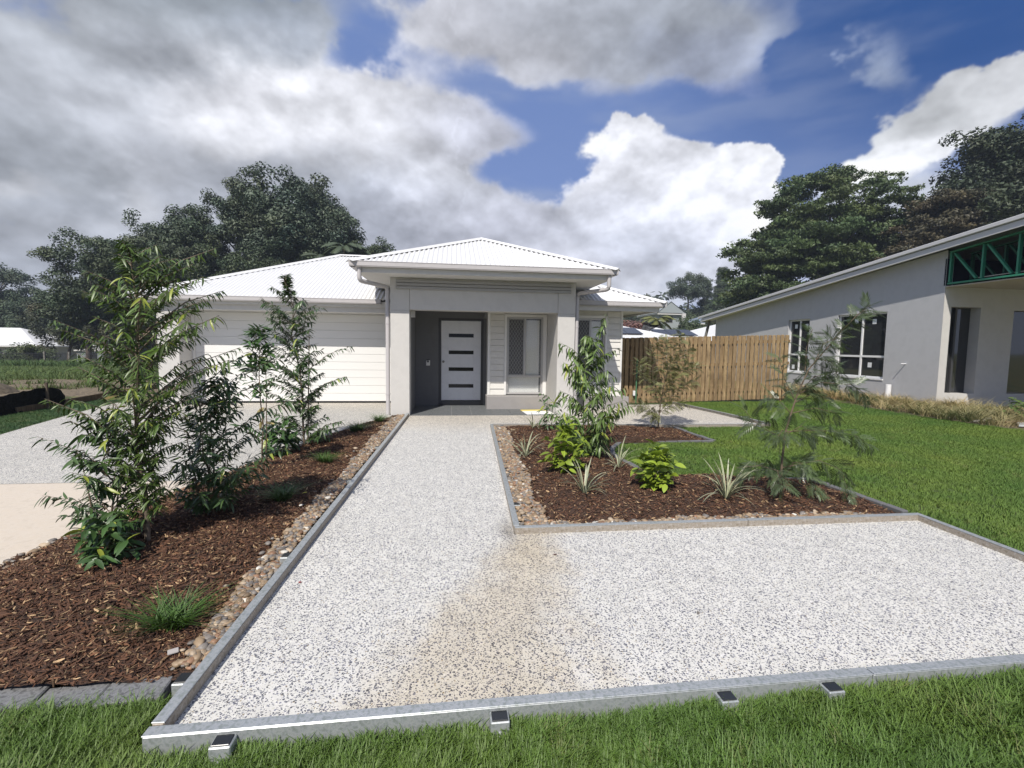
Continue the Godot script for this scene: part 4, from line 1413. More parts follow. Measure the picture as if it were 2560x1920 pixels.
# ------------------------------------------------------------------ the empty lot on the left
func build_left_lot() -> void:
	var s := thing("silt_fence", "sagging black plastic silt fence with a timber stake beside the left lawn", "barrier", P(-9.2, 0, 8.2))
	var m := MB.new()
	var n := 60
	var nn := noise(0.5, 5, 3)
	for i in n + 1:
		var d := lerpf(0.0, 4.15, float(i) / n)
		var top := 0.42 + 0.06 * sin(d * 2.1) + 0.05 * nn.get_noise_1d(d * 6.0)
		if d > 3.95: top -= (d - 3.95) * 0.5
		for k in 7:
			var t := k / 6.0
			var bulge := 0.05 * sin(t * 3.0 + d * 3.0) + 0.05 * nn.get_noise_2d(d * 5.0, t * 4.0) + 0.10 * pow(maxf(0.0, (d - 3.7)), 1.3)
			m.vert(Vector3(0.12 + bulge, top * t + 0.0, -d), Vector3(1, 0.1, 0).normalized(), Vector2(d, t))
	for i in n:
		for k in 6:
			var a := i * 7 + k
			m.tri_ix(a, a + 7, a + 8)
			m.tri_ix(a, a + 8, a + 1)
	obj("plastic_sheet", m.mesh(), M.silt, s)
	for q in [[3.7, 0.60], [1.5, 0.55]]:
		var st := MB.new()
		st.bar(Vector3(0.20, -0.1, -q[0]), Vector3(0.18, q[1], -q[0]), 0.045, 0.045, Vector3.BACK, 0.004)
		obj("stake", st.mesh(), M.stake, s)
	var t := thing("timber_sleeper", "low timber sleeper on edge between the left lawn and the bare lot", "edging", P(-9.12, 0, 11.2))
	var b := MB.new()
	b.bar(Vector3(0.02, 0.04, 0), Vector3(-0.12, 0.09, -3.4), 0.05, 0.17, Vector3.UP, 0.006)
	obj("board", b.mesh(), M.old_timber, t)
	var b2 := MB.new()
	b2.bar(Vector3(-0.125, 0.09, -3.42), Vector3(-0.2, 0.10, -5.6), 0.05, 0.17, Vector3.UP, 0.006)
	obj("board", b2.mesh(), M.old_timber, t)
	# heap of soil
	var hp := MB.new()
	for j in 9:
		for i in 25:
			var a := TAU * i / 24.0
			var rr := 1.0 - j / 8.0
			var rad := 1.4 * rr * (1.0 + 0.2 * nn.get_noise_2d(cos(a) * 3.0, sin(a) * 3.0))
			var y := 0.55 * (1.0 - rr * rr) + 0.10 * nn.get_noise_2d(cos(a) * rr * 9.0 + 4.0, sin(a) * rr * 9.0)
			hp.vert(Vector3(cos(a) * rad, y, sin(a) * rad), Vector3(cos(a) * rr, 0.9, sin(a) * rr).normalized(), Vector2(i, j))
	for j in 8:
		for i in 24:
			var a := j * 25 + i
			hp.tri_ix(a, a + 25, a + 1)
			hp.tri_ix(a + 1, a + 25, a + 26)
	var heap := obj("soil_heap", hp.mesh(), M.bare_soil, self, Transform3D(Basis.IDENTITY, P(-13.4, -0.02, 14.6)))
	tag(heap, "low heap of brown soil behind the black silt fence", "soil heap")
	# metal fence at the back of the lot
	var mf := thing("picket_fence", "black metal picket fence at the back of the grassy left lot", "fence")
	var rails := MB.new()
	var bars := MB.new()
	var x := -64.0
	while x < -26.0:
		var y0 := gh(x, 55.0) + 0.06
		bars.span(P(x - 0.012, y0, 54.99), P(x + 0.012, y0 + 1.22, 55.01))
		x += 0.12
	for h in [0.15, 1.12]:
		var xx := -64.0
		while xx < -26.0:
			rails.bar(P(xx, gh(xx, 55.0) + h, 55.0), P(xx + 2.0, gh(xx + 2.0, 55.0) + h, 55.0), 0.035, 0.035)
			xx += 2.0
	obj("rails", rails.mesh(), M.fence_black, mf)
	tag(obj("pickets", bars.mesh(), M.fence_black, mf), "", "", "", "stuff")
	for q in [-61.0, -56.5, -51.5, -48.4, -41.6, -39.3, -35.0, -31.0]:
		var p := MB.new()
		p.span(P(q - 0.07, gh(q, 54.9) - 0.1, 54.8), P(q + 0.07, gh(q, 54.9) + 1.35, 54.93))
		obj("post", p.mesh(), M.grey_timber, mf)


# ------------------------------------------------------------------ houses further off
func simple_house(called: String, label: String, x0: float, x1: float, d0: float, d1: float, yb: float, ye: float, yr: float, wall: Material, roof: Material, inset: float, over := 0.6) -> Node3D:
	var h := thing(called, label, "house")
	slab(h, "wall", P(x0, yb, d0), P(x1, ye, d1), wall, 0.0)
	var a := P(x0 - over, ye, d0 - over)
	var b := P(x1 + over, ye, d0 - over)
	var c := P(x1 + over, ye, d1 + over)
	var d := P(x0 - over, ye, d1 + over)
	var dm := (d0 + d1) * 0.5
	var e := P(x0 - over + inset, yr, dm)
	var f := P(x1 + over - inset, yr, dm)
	for face in [[a, b, f, e], [c, d, e, f]]:
		var m := MB.new()
		m.quad(face[0], face[1], face[2], face[3])
		obj("roof_sheet", m.mesh(), roof, h)
	for face in [[d, a, e], [b, c, f]]:
		var m := MB.new()
		m.tri(face[0], face[1], face[2])
		obj("roof_sheet", m.mesh(), roof if inset > 0.5 else wall, h)
	var g := MB.new()
	g.bar(a - Vector3(0, 0.09, 0), b - Vector3(0, 0.09, 0), 0.10, 0.16)
	g.bar(b - Vector3(0, 0.09, 0), c - Vector3(0, 0.09, 0), 0.10, 0.16)
	g.bar(d - Vector3(0, 0.09, 0), a - Vector3(0, 0.09, 0), 0.10, 0.16)
	g.quad(a - Vector3(0, 0.1, 0), d - Vector3(0, 0.1, 0), c - Vector3(0, 0.1, 0), b - Vector3(0, 0.1, 0))
	obj("gutter", g.mesh(), M.fascia, h)
	var n := int((x1 - x0) / 3.2)
	for i in n:
		var cx := x0 + (i + 0.5) * (x1 - x0) / n
		var w := slab(h, "window", P(cx - 0.65, ye - 1.5, d0 - 0.03), P(cx + 0.65, ye - 0.35, d0 - 0.004), M.frame_grey, 0.0)
		slab(w, "pane", P(cx - 0.60, ye - 1.45, d0 - 0.04), P(cx + 0.60, ye - 0.40, d0 - 0.032), M.dusty_pane, 0.0)
	return h


func solar(h: Node, o: Vector3, u: Vector3, v: Vector3, nx: int, ny: int) -> void:
	for i in nx:
		for j in ny:
			var m := MB.new()
			var bs := Basis(u, u.cross(v) * -1.0, v)
			m.box(o + u * (i * 1.03 + 0.5) + v * (j * 1.7 + 0.83), Vector3(1.0, 0.04, 1.66), 0.0, Basis(u, v.cross(u).normalized(), v).orthonormalized())
			obj("solar_panel", m.mesh(), M.solar, h)


func build_far_houses() -> void:
	var a := simple_house("neighbour_bungalow", "white roofed bungalow far left behind the black picket fence", -70.0, -54.0, 70.0, 80.0, -2.6, 0.75, 3.15, M.far_wall, M.roof_white, 6.2)
	slab(a, "carport", P(-60.2, -2.4, 66.5), P(-58.7, 0.62, 70.0), M.far_wall, 0.0)
	simple_house("garden_shed", "small grey shed right of the far left white roofed bungalow", -51.3, -47.5, 73.0, 77.0, -2.6, 0.25, 0.7, M.far_grey, M.far_wall, 2.0, 0.2)
	var b := simple_house("bungalow", "white roofed bungalow with dark solar panels behind the fence, nearest the house", 7.5, 14.2, 29.0, 37.5, -0.2, 2.15, 3.45, M.far_wall, M.roof_white, 4.8)
	var u := Vector3.RIGHT
	var v := Vector3(0, 1.3, -4.85).normalized()
	solar(b, P(9.9, 2.46, 29.2), u, v, 2, 1)
	var c := simple_house("bungalow", "white roofed bungalow with solar panels in the middle behind the timber fence", 13.6, 18.2, 33.5, 41.0, -0.2, 2.2, 3.45, M.far_wall, M.roof_white, 3.6)
	solar(c, P(15.0, 2.55, 33.8), u, Vector3(0, 1.25, -4.35).normalized(), 3, 1)
	simple_house("bungalow", "white roofed bungalow rising beside the grey house's far corner", 17.6, 26.0, 30.0, 41.0, -0.2, 2.1, 4.15, M.far_wall, M.roof_white, 6.0)
	var g := simple_house("hillside_house", "grey gabled two storey house among trees on the hillside", 33.6, 37.2, 76.0, 84.0, 1.0, 7.3, 7.35, M.far_grey, M.far_grey, 1.9, 0.4)
	var gb := MB.new()
	gb.tri(P(33.2, 7.4, 75.5), P(37.9, 7.4, 75.5), P(35.4, 9.15, 75.5))
	gb.quad(P(33.0, 7.35, 75.4), P(35.4, 9.25, 75.4), P(35.4, 9.25, 84.0), P(33.0, 7.35, 84.0))
	gb.quad(P(35.4, 9.25, 75.4), P(38.1, 7.35, 75.4), P(38.1, 7.35, 84.0), P(35.4, 9.25, 84.0))
	obj("gable", gb.mesh(), M.far_grey, g)
	slab(g, "post", P(37.3, 4.8, 75.2), P(37.9, 7.35, 75.5), M.far_wall, 0.0)
	simple_house("hillside_house", "low house with blue grey roof on the hillside below the gabled house", 37.6, 43.6, 72.0, 79.0, 1.5, 5.6, 6.9, M.far_grey, M.far_roof_blue, 3.6)


# ------------------------------------------------------------------ trees beyond the lots
var clump_mesh: ArrayMesh
var flat_clump: ArrayMesh


func make_clump(sd: int, count: int, flat: float, size: float) -> ArrayMesh:
	var r := RandomNumberGenerator.new()
	r.seed = sd
	var m := MB.new()
	for i in count:
		var dir := Vector3(r.randfn(), r.randfn(), r.randfn()).normalized()
		var p := dir * pow(r.randf(), 0.4)
		p.y *= flat
		var nn := (dir * 0.7 + Vector3(r.randfn(), r.randfn() + 0.5, r.randfn()) * 0.55).normalized()
		var s := nn.cross(Vector3(r.randfn(), r.randfn(), r.randfn())).normalized()
		var t := nn.cross(s)
		var l := size * r.randf_range(0.7, 1.35)
		var w := l * r.randf_range(0.38, 0.6)
		var g := r.randf_range(0.88, 1.12)
		var col := Color(g, g, g)
		var a := p - s * l
		var b := p + t * w - nn * w * 0.25
		var c := p + s * l
		var d := p - t * w - nn * w * 0.25
		m.tri(a, c, b, col)
		m.tri(a, d, c, col)
	return m.mesh()


# shape: "round", "layered", "cone", "open"
func far_tree(called: String, label: String, group: String, x: float, d: float, top: float, w: float, ch: float, col: Color, shape: String, sd: int, dens := 1.0, pale := false) -> Node3D:
	if clump_mesh == null:
		clump_mesh = make_clump(41, 120, 0.8, 0.17)
		flat_clump = make_clump(43, 130, 0.30, 0.15)
	var r := RandomNumberGenerator.new()
	r.seed = sd
	var y0 := gh(x, d) - 0.2
	var H := top - y0
	var o := thing(called, label, "tree", P(x, y0, d), 0.0, group)
	var nclump := int(dens * clampf(w * ch * 0.62, 16, 120))
	var cen := []
	var rc := clampf(w * 0.13, 0.75, 1.35)
	for i in nclump:
		var p := Vector3.ZERO
		match shape:
			"cone":
				var t := pow(r.randf(), 0.8)
				var a := r.randf() * TAU
				var q := (1.0 - t) * w * 0.5 * sqrt(r.randf())
				p = Vector3(cos(a) * q, H - ch + ch * t, sin(a) * q)
			"layered":
				# an umbrella of tiers: higher in the middle, lower and longer at the rim
				var a := r.randf() * TAU
				var q := sqrt(r.randf())
				var tier: float = floor(r.randf() * 4.0) / 4.0
				if r.randf() < 0.14: tier = 0.75
				var dome := 1.0 - q * q * 0.62
				p = Vector3(cos(a) * q * w * 0.5, H - ch + ch * dome * (0.42 + 0.58 * tier) + r.randfn() * 0.35, sin(a) * q * w * 0.28)
				if tier > 0.7: p.y = H - ch * (1.0 - dome) - r.randf() * 0.8
			_:
				var dir := Vector3(r.randfn(), r.randfn(), r.randfn()).normalized()
				var q := pow(r.randf(), 0.33)
				if shape == "open": q = pow(r.randf(), 0.22)
				dir *= q
				if dir.y < 0.0: dir.y *= 0.8
				p = Vector3(dir.x * w * 0.5, H - ch * 0.5 + dir.y * ch * 0.5, dir.z * w * 0.5)
		cen.append(p)
	# wood
	var tb := MB.new()
	var lean := Vector3(r.randfn() * 0.04 * H, 0, r.randfn() * 0.04 * H)
	var fork := H - ch * (0.72 if shape != "cone" else 0.05)
	var rt := clampf(H * 0.018, 0.10, 0.45)
	tb.tube([Vector3.ZERO, Vector3(0, fork * 0.5, 0) + lean * 0.3, Vector3(0, fork, 0) + lean], [rt * 1.25, rt, rt * 0.8], 8)
	if shape != "cone":
		for i in mini(cen.size(), 16):
			var p: Vector3 = cen[i * cen.size() / mini(cen.size(), 16)]
			var f := Vector3(0, fork * r.randf_range(0.85, 1.0), 0) + lean
			var mid := f.lerp(p, 0.5) + Vector3(0, (p.y - f.y) * 0.12 - 0.2, 0)
			tb.tube([f, mid, p], [rt * 0.5, rt * 0.28, rt * 0.08], 5)
	obj("trunk", tb.mesh(), M.bark_pale if pale else M.bark_dark, o)
	var where := []
	var tints := []
	var fl := shape == "layered"
	for p in cen:
		var g := r.randf_range(0.78, 1.22)
		var hue := r.randf_range(-0.12, 0.12)
		var per := 5 if not fl else 5
		for k in per:
			var q: Vector3 = p + Vector3(r.randfn(), r.randfn() * (0.25 if fl else 0.75), r.randfn()) * rc * (0.75 if fl else 0.62)
			var s := rc * r.randf_range(0.55, 1.05)
			var bs := Basis(Vector3.UP, r.randf() * TAU) * Basis(Vector3.RIGHT, r.randf_range(-0.35, 0.35)) * Basis.from_scale(Vector3(s, s, s))
			where.append(Transform3D(bs, q))
			var gg := g * r.randf_range(0.93, 1.07)
			tints.append(Color(col.r * gg * (1.0 + hue), col.g * gg, col.b * gg * (1.0 - hue)))
	many("crown", flat_clump if fl else clump_mesh, M.crown, where, tints, o)
	return o


func palm(label: String, x: float, d: float, top: float, size: float, col: Color, sd: int) -> void:
	var r := RandomNumberGenerator.new()
	r.seed = sd
	var y0 := gh(x, d) - 0.2
	var H := top - y0 - size * 0.55
	var o := thing("palm_tree", label, "palm tree", P(x, y0, d))
	var tb := MB.new()
	tb.tube([Vector3.ZERO, Vector3(0.1, H * 0.5, 0), Vector3(0, H, 0)], [0.2, 0.14, 0.12], 7)
	obj("trunk", tb.mesh(), M.bark_pale, o)
	var cm := leaf_mat(col.r, col.g, col.b, 0.25, 0.5)
	for k in 15:
		var m := MB.new()
		var a := TAU * k / 15.0 + r.randf_range(-0.2, 0.2)
		var up := r.randf_range(0.1, 1.1)
		var dir := Vector3(cos(a), up, sin(a)).normalized()
		var p := Vector3(0, H, 0)
		var side := dir.cross(Vector3.UP).normalized()
		for s in 14:
			var q := p + dir * size / 14.0
			var wl := size * 0.24 * sin(PI * (s + 0.7) / 15.0)
			for sg in [-1.0, 1.0]:
				var tip: Vector3 = q + side * sg * wl + dir * wl * 0.5 + Vector3(0, -wl * 0.55, 0)
				m.tri(p, q, tip)
				m.tri(p + dir * size / 30.0, q + dir * size / 30.0, tip + dir * size / 26.0)
			p = q
			dir = (dir + Vector3(0, -0.11, 0)).normalized()
		obj("frond", m.mesh(), cm, o)


func build_far_trees() -> void:
	var dark := Color(0.056, 0.080, 0.038)
	var euc := Color(0.066, 0.092, 0.055)
	var mid := Color(0.058, 0.085, 0.030)
	var g1 := "trees behind the white roofed house"
	far_tree("gum_tree", "tallest rounded gum tree behind the garage roof, at the top of the left grove", g1, -19.0, 60, 21.6, 10.0, 13.0, euc, "round", 1, 1.0, true)
	far_tree("gum_tree", "gum tree with a separate small crown left of the tallest one behind the garage roof", g1, -24.2, 60.5, 20.0, 6.5, 11.0, euc, "open", 2, 1.0, true)
	far_tree("gum_tree", "broad gum tree right of the tallest one behind the garage roof", g1, -14.9, 60, 18.0, 8.0, 12.5, euc, "round", 3, 1.1, true)
	far_tree("gum_tree", "mid height gum tree left of the tall pair behind the garage roof", g1, -29.4, 60, 16.4, 8.0, 12.5, dark, "round", 4, 1.1)
	far_tree("gum_tree", "dark gum tree behind the top of the tall sapling", g1, -34.0, 60, 14.8, 8.0, 12.5, dark, "round", 5, 1.1)
	far_tree("gum_tree", "leaning open gum tree at the left end of the left grove", g1, -38.6, 61, 11.4, 6.0, 4.6, euc, "open", 6, 0.8, true)
	far_tree("gum_tree", "slim gum tree at the left shoulder of the left grove", g1, -36.6, 59, 10.6, 4.5, 8.0, euc, "open", 7, 1.0)
	var fx := -38.0
	var tags := ["behind the left eave of the garage", "between the tall sapling and the garage ridge", "with a forked pale trunk above the garage roof", "below the tallest gum tree", "with drooping limbs above the garage roof", "left of the palms above the garage roof", "darkest of the low trees above the garage roof", "at the foot of the mid height gum tree"]
	for k in 8:
		far_tree("understorey_tree", "low bushy tree " + tags[k], "low trees behind the garage roof", fx + k * 3.35 + rng.randf_range(-0.5, 0.5), 56.0, rng.randf_range(10.6, 13.2), 6.6, 11.0, dark.lerp(mid, rng.randf() * 0.6), "round", 20 + k, 1.0, k == 2 or k == 4)
	palm("feathery palm in front of the right end of the left grove", -11.6, 54.0, 13.2, 2.6, Color(0.075, 0.10, 0.055), 61)
	palm("smaller palm left of the feathery palm above the garage ridge", -13.4, 53.0, 11.6, 2.4, Color(0.08, 0.10, 0.06), 62)
	far_tree("broadleaf_tree", "spiky crowned dark tree between the palms and the round tree", g1, -9.6, 56.0, 13.3, 3.4, 4.5, dark, "open", 63)
	far_tree("broadleaf_tree", "round dark tree at the right end of the left grove, beside the porch roof", g1, -7.2, 56.0, 12.6, 4.2, 5.5, dark, "round", 64)
	# along the left edge
	far_tree("gum_tree", "straggly gum tree cut by the left edge of the photo", "trees behind the far left bungalow", -70.5, 83.0, 14.6, 9.0, 9.0, euc, "open", 70, 0.7, true)
	var lt := ["at the far left", "second from the left", "third from the left", "in the middle", "right of the middle", "behind the grey shed", "right of the grey shed", "behind the tall sapling's left side"]
	for k in 8:
		far_tree("forest_tree", "dark forest tree behind the far left bungalow, " + lt[k], "trees behind the far left bungalow", -75.5 + k * 4.6, 84.0 + rng.randf_range(-2, 3), rng.randf_range(8.4, 10.4), 8.5, 11.5, dark, "round", 80 + k, 1.0)
	far_tree("flat_topped_gum", "flat topped gum left of the tall sapling, above the dark forest", "trees behind the far left bungalow", -43.2, 66.0, 9.2, 6.5, 4.0, euc, "layered", 90, 1.0)
	for k in 3:
		far_tree("brushy_tree", "brown green brushy tree " + ["left of the tall sapling", "hidden behind the tall sapling", "behind the left pier of the garage"][k], "brushy trees at the back of the lot", -41.0 + 4.2 * k, 57.0, 6.6 + 0.5 * k, 5.5, 6.5, Color(0.075, 0.078, 0.04), "round", 100 + k, 1.1)
	for k in 3:
		far_tree("weedy_bush", "weedy green bush along the black picket fence, " + ["before the bungalow's wall", "right of the bungalow", "below the grey shed"][k], "bushes by the picket fence", -57.0 + 5.5 * k, 58.0, 0.9 - 0.25 * k, 5.0, 2.3, Color(0.075, 0.10, 0.035), "round", 110 + k, 1.6)
	# right side
	far_tree("rain_tree", "huge spreading rain tree with tiered foliage above the grey house roof", "trees above the grey house", 43.0, 50.0, 21.8, 24.0, 14.5, Color(0.066, 0.100, 0.030), "layered", 120, 1.8, true)
	far_tree("rain_tree", "lower drooping rain tree at the left foot of the huge rain tree", "trees above the grey house", 36.0, 49.0, 12.6, 11.0, 7.5, Color(0.066, 0.096, 0.032), "layered", 127, 1.3, true)
	far_tree("shade_tree", "yellow green tree low in front of the rain tree", "trees above the grey house", 41.0, 45.0, 12.0, 8.0, 7.0, Color(0.085, 0.125, 0.024), "layered", 121, 1.4)
	far_tree("shade_tree", "dark tree in the hollow under the rain tree", "trees above the grey house", 46.5, 47.0, 13.5, 9.0, 8.0, Color(0.04, 0.058, 0.022), "round", 122, 1.1)
	far_tree("brown_tree", "brownish tree between the rain tree and the dark tree at right", "trees above the grey house", 46.6, 41.0, 16.6, 10.0, 11.0, Color(0.074, 0.064, 0.032), "layered", 123, 2.2)
	far_tree("dark_tree", "tall dark tree at the right edge above the grey house", "trees above the grey house", 52.8, 40.0, 24.0, 15.0, 18.0, Color(0.034, 0.048, 0.020), "round", 124, 1.1)
	far_tree("dark_tree", "second dark tree cut by the right edge of the photo", "trees above the grey house", 60.5, 42.0, 26.0, 13.0, 15.0, Color(0.034, 0.046, 0.02), "round", 125, 1.0)
	far_tree("shade_tree", "green tree below the brownish tree behind the grey roof", "trees above the grey house", 42.5, 38.0, 9.6, 7.0, 5.5, Color(0.07, 0.085, 0.03), "layered", 126, 1.3)
	# hill in the middle
	var hl := "trees on the hill"
	far_tree("umbrella_gum", "umbrella crowned gum standing out on the hilltop", hl, 57.0, 112.0, 19.8, 9.0, 7.0, euc, "open", 130, 0.75, true)
	far_tree("pine_tree", "taller of the two conical pines on the hilltop", hl, 65.6, 112.0, 21.0, 6.5, 12.0, dark, "cone", 131, 1.6)
	far_tree("pine_tree", "shorter conical pine left of the taller one on the hilltop", hl, 62.2, 113.0, 18.0, 5.0, 9.0, dark, "cone", 132, 1.5)
	far_tree("column_cypress", "thin dark cypress just above the right eave of the white house", hl, 48.0, 116.0, 15.6, 1.4, 6.0, dark, "cone", 133, 1.0)
	far_tree("silver_tree", "silvery grey tree under the palm on the hill", hl, 68.2, 106.0, 13.6, 6.0, 5.0, Color(0.21, 0.21, 0.17), "round", 134, 1.0)
	palm("palm on the hill beside the silvery tree above the grey roof", 72.6, 108.0, 16.4, 3.4, Color(0.05, 0.065, 0.035), 135)
	var ht := ["at the left foot of the hill", "left of the umbrella gum", "below the umbrella gum", "between the umbrella gum and the pines", "below the pines", "left of the silvery tree", "behind the silvery tree", "right of the hill palm", "furthest right on the hill", "low on the hill's left", "low below the pines", "low below the silvery tree"]
	for k in 12:
		var row := 0 if k < 9 else 1
		var xx: float = 46.0 + k * 4.6 if row == 0 else 44.0 + (k - 9) * 7.0
		far_tree("hill_tree", "dark hillside tree " + ht[k], hl, xx, 114.0 - row * 16.0, (9.4 + 0.8 * k if k < 7 else 14.6 + 0.5 * (k - 7)) if row == 0 else 7.6 + 1.2 * (k - 9), 11.0, 12.0, dark.lerp(mid, rng.randf() * 0.5), "round", 140 + k, 1.0)
	var bt := ["left of the gabled hillside house", "below the gabled hillside house", "behind the solar roof", "right of the blue grey roof", "behind the third bungalow"]
	for k in 5:
		far_tree("garden_tree", "green garden tree " + bt[k], "trees behind the bungalows", 17.0 + k * 4.4, 52.0 + 2.0 * k, 3.9 + 0.35 * k, 6.0, 4.2, mid.lerp(dark, rng.randf()), "round", 160 + k, 1.2)
	palm("yellow green palm behind the solar roof", 20.2, 46.0, 5.3, 1.9, Color(0.15, 0.16, 0.05), 170)
	far_tree("pink_shrub", "reddish shrub left of the yellow green palm", "trees behind the bungalows", 18.2, 47.0, 3.9, 2.6, 2.2, Color(0.17, 0.085, 0.07), "round", 171, 1.6)
	# dark woods that close the view far behind
	var where := []
	var tints := []
	for k in 2600:
		var x := rng.randf_range(-320.0, 420.0)
		var d := rng.randf_range(150.0, 240.0)
		var s := rng.randf_range(3.0, 6.0)
		where.append(Transform3D(Basis(Vector3.UP, rng.randf() * TAU).scaled(Vector3(s, s, s)), P(x, gh(x, d) + rng.randf_range(0.0, 9.0), d)))
		var g := rng.randf_range(0.7, 1.2)
		tints.append(Color(0.045 * g, 0.062 * g, 0.036 * g))
	tag(many("far_wood", clump_mesh, M.crown, where, tints), "continuous dark wood along the skyline behind everything", "wood", "", "stuff")


# ------------------------------------------------------------------ garden beds
const LEFT_BED := [[2.43, -3.75, -1.262], [3.8, -3.26, -1.255], [4.42, -3.20, -1.238], [5.93, -2.86, -1.195], [7.33, -2.52, -1.152], [9.66, -1.80, -1.055], [10.5, -1.36, -1.01], [10.66, -1.30, -1.0]]
const RIGHT_BED := [[4.12, 0.60, 4.52], [4.9, 0.63, 4.50], [5.42, 0.65, 4.44], [5.47, 0.65, 3.12], [5.6, 0.655, 2.88], [6.02, 0.67, 2.48], [6.6, 0.69, 2.37], [6.95, 0.705, 2.39], [7.30, 0.72, 2.50], [7.68, 0.73, 2.78], [7.74, 0.735, 4.42], [8.85, 0.775, 4.36], [9.0, 0.78, 4.3], [9.14, 0.785, 3.6], [9.25, 0.79, 1.9]]


func bed_y(rows: Array, x: float, d: float) -> float:
	var e := edges(rows, d)
	var u := clampf((x - e.x) / maxf(e.y - e.x, 0.05), 0.0, 1.0)
	var ends := smoothstep(rows[0][0] - 0.05, rows[0][0] + 0.8, d) * smoothstep(rows[rows.size() - 1][0] + 0.1, rows[rows.size() - 1][0] - 0.8, d)
	var w := minf(1.0, (e.y - e.x) / 2.0)
	var y := gh(x, d) - 0.012 + w * 0.115 * pow(sin(PI * clampf(u, 0.02, 0.98)), 0.8) * (0.3 + 0.7 * ends)
	return y + 0.022 * n_ground.get_noise_2d(x * 22.0, d * 22.0) + 0.010 * n_ground.get_noise_2d(x * 90.0, d * 90.0)


func bed_mesh(rows: Array) -> ArrayMesh:
	var m := MB.new()
	var d0: float = rows[0][0]
	var d1: float = rows[rows.size() - 1][0]
	var nd := int((d1 - d0) / 0.05)
	var nx := 60
	for j in nd + 1:
		var d := lerpf(d0, d1, float(j) / nd)
		var e := edges(rows, d)
		for i in nx + 1:
			var x := lerpf(e.x, e.y, float(i) / nx)
			var y := bed_y(rows, x, d)
			var nn := Vector3(bed_y(rows, x - 0.02, d) - bed_y(rows, x + 0.02, d), 0.04, bed_y(rows, x, d + 0.02) - bed_y(rows, x, d - 0.02)).normalized()
			m.vert(P(x, y, d), nn, Vector2(x, d))
	for j in nd:
		for i in nx:
			var a := j * (nx + 1) + i
			m.tri_ix(a, a + 1, a + nx + 1)
			m.tri_ix(a + 1, a + nx + 2, a + nx + 1)
	return m.mesh()


func chip_mesh(k: int) -> ArrayMesh:
	var r := RandomNumberGenerator.new()
	r.seed = 500 + k
	var m := MB.new()
	var n := 4
	var bend := r.randf_range(-0.15, 0.15)
	for s in n - 1:
		var t0 := float(s) / (n - 1) - 0.5
		var t1 := float(s + 1) / (n - 1) - 0.5
		var w0 := 0.11 * (1.0 - pow(absf(t0) * 1.7, 3.0)) + 0.02
		var w1 := 0.11 * (1.0 - pow(absf(t1) * 1.7, 3.0)) + 0.02
		var a := Vector3(t0, bend * t0 * t0 * 2.0, 0)
		var b := Vector3(t1, bend * t1 * t1 * 2.0, 0)
		var h := Vector3(0, 0.05, 0)
		m.quad(a + Vector3(0, 0, w0), b + Vector3(0, 0, w1), b + h, a + h)
		m.quad(a + h, b + h, b - Vector3(0, 0, w1), a - Vector3(0, 0, w0))
	return m.mesh()


func pebble_mesh() -> ArrayMesh:
	var m := MB.new()
	var r := RandomNumberGenerator.new()
	r.seed = 7
	for j in 6:
		for i in 9:
			var a := TAU * (i % 8) / 8.0
			var p := PI * j / 5.0
			var v := Vector3(sin(p) * cos(a), cos(p), sin(p) * sin(a))
			var k := 1.0 + 0.16 * sin(3.0 * a + 1.0) * sin(p) + 0.10 * sin(2.0 * a + p * 2.0)
			m.vert(v * k, v, Vector2(i, j))
	for j in 5:
		for i in 8:
			var a := j * 9 + i
			m.tri_ix(a, a + 1, a + 9)
			m.tri_ix(a + 1, a + 10, a + 9)
	return m.mesh()


func chips(label: String, rows: Array, count: int, gap: Callable) -> void:
	var names := ["", ""]
	for kind in 2:
		var where := []
		var tints := []
		var n := count if kind == 0 else int(count * 0.08)
		while where.size() < n:
			var d := lerpf(rows[0][0], rows[rows.size() - 1][0], rng.randf())
			var e := edges(rows, d)
			if rng.randf() > (e.y - e.x) / 3.9: continue
			var x := rng.randf_range(e.x, e.y)
			if gap.call(x, d) > rng.randf(): continue
			var l := rng.randf_range(0.016, 0.052) * (1.0 if kind == 0 else 0.95)
			var th := rng.randf_range(0.5, 1.3)
			var bs := Basis(Vector3.UP, rng.randf() * TAU) * Basis(Vector3.BACK, rng.randfn() * 0.32) * Basis(Vector3.RIGHT, rng.randfn() * 0.6)
			bs = bs * Basis.from_scale(Vector3(l, l * th, l * th))
			where.append(Transform3D(bs, P(x, bed_y(rows, x, d) + rng.randf_range(0.000, 0.014), d)))
			var g := rng.randf_range(0.55, 1.35)
			var pick := rng.randf()
			if kind == 1:
				tints.append(Color(0.40 * g, 0.27 * g, 0.145 * g))
			elif pick < 0.62:
				tints.append(Color(0.082 * g, 0.038 * g, 0.020 * g))
			elif pick < 0.92:
				tints.append(Color(0.135 * g, 0.062 * g, 0.030 * g))
			else:
				tints.append(Color(0.22 * g, 0.135 * g, 0.07 * g))
		tag(many("mulch_chips" if kind == 0 else "straw_coloured_chips", chip_mesh(kind), M.chip, where, tints), (label if kind == 0 else label.replace("dark brown", "pale splintered")), "mulch", "", "stuff")


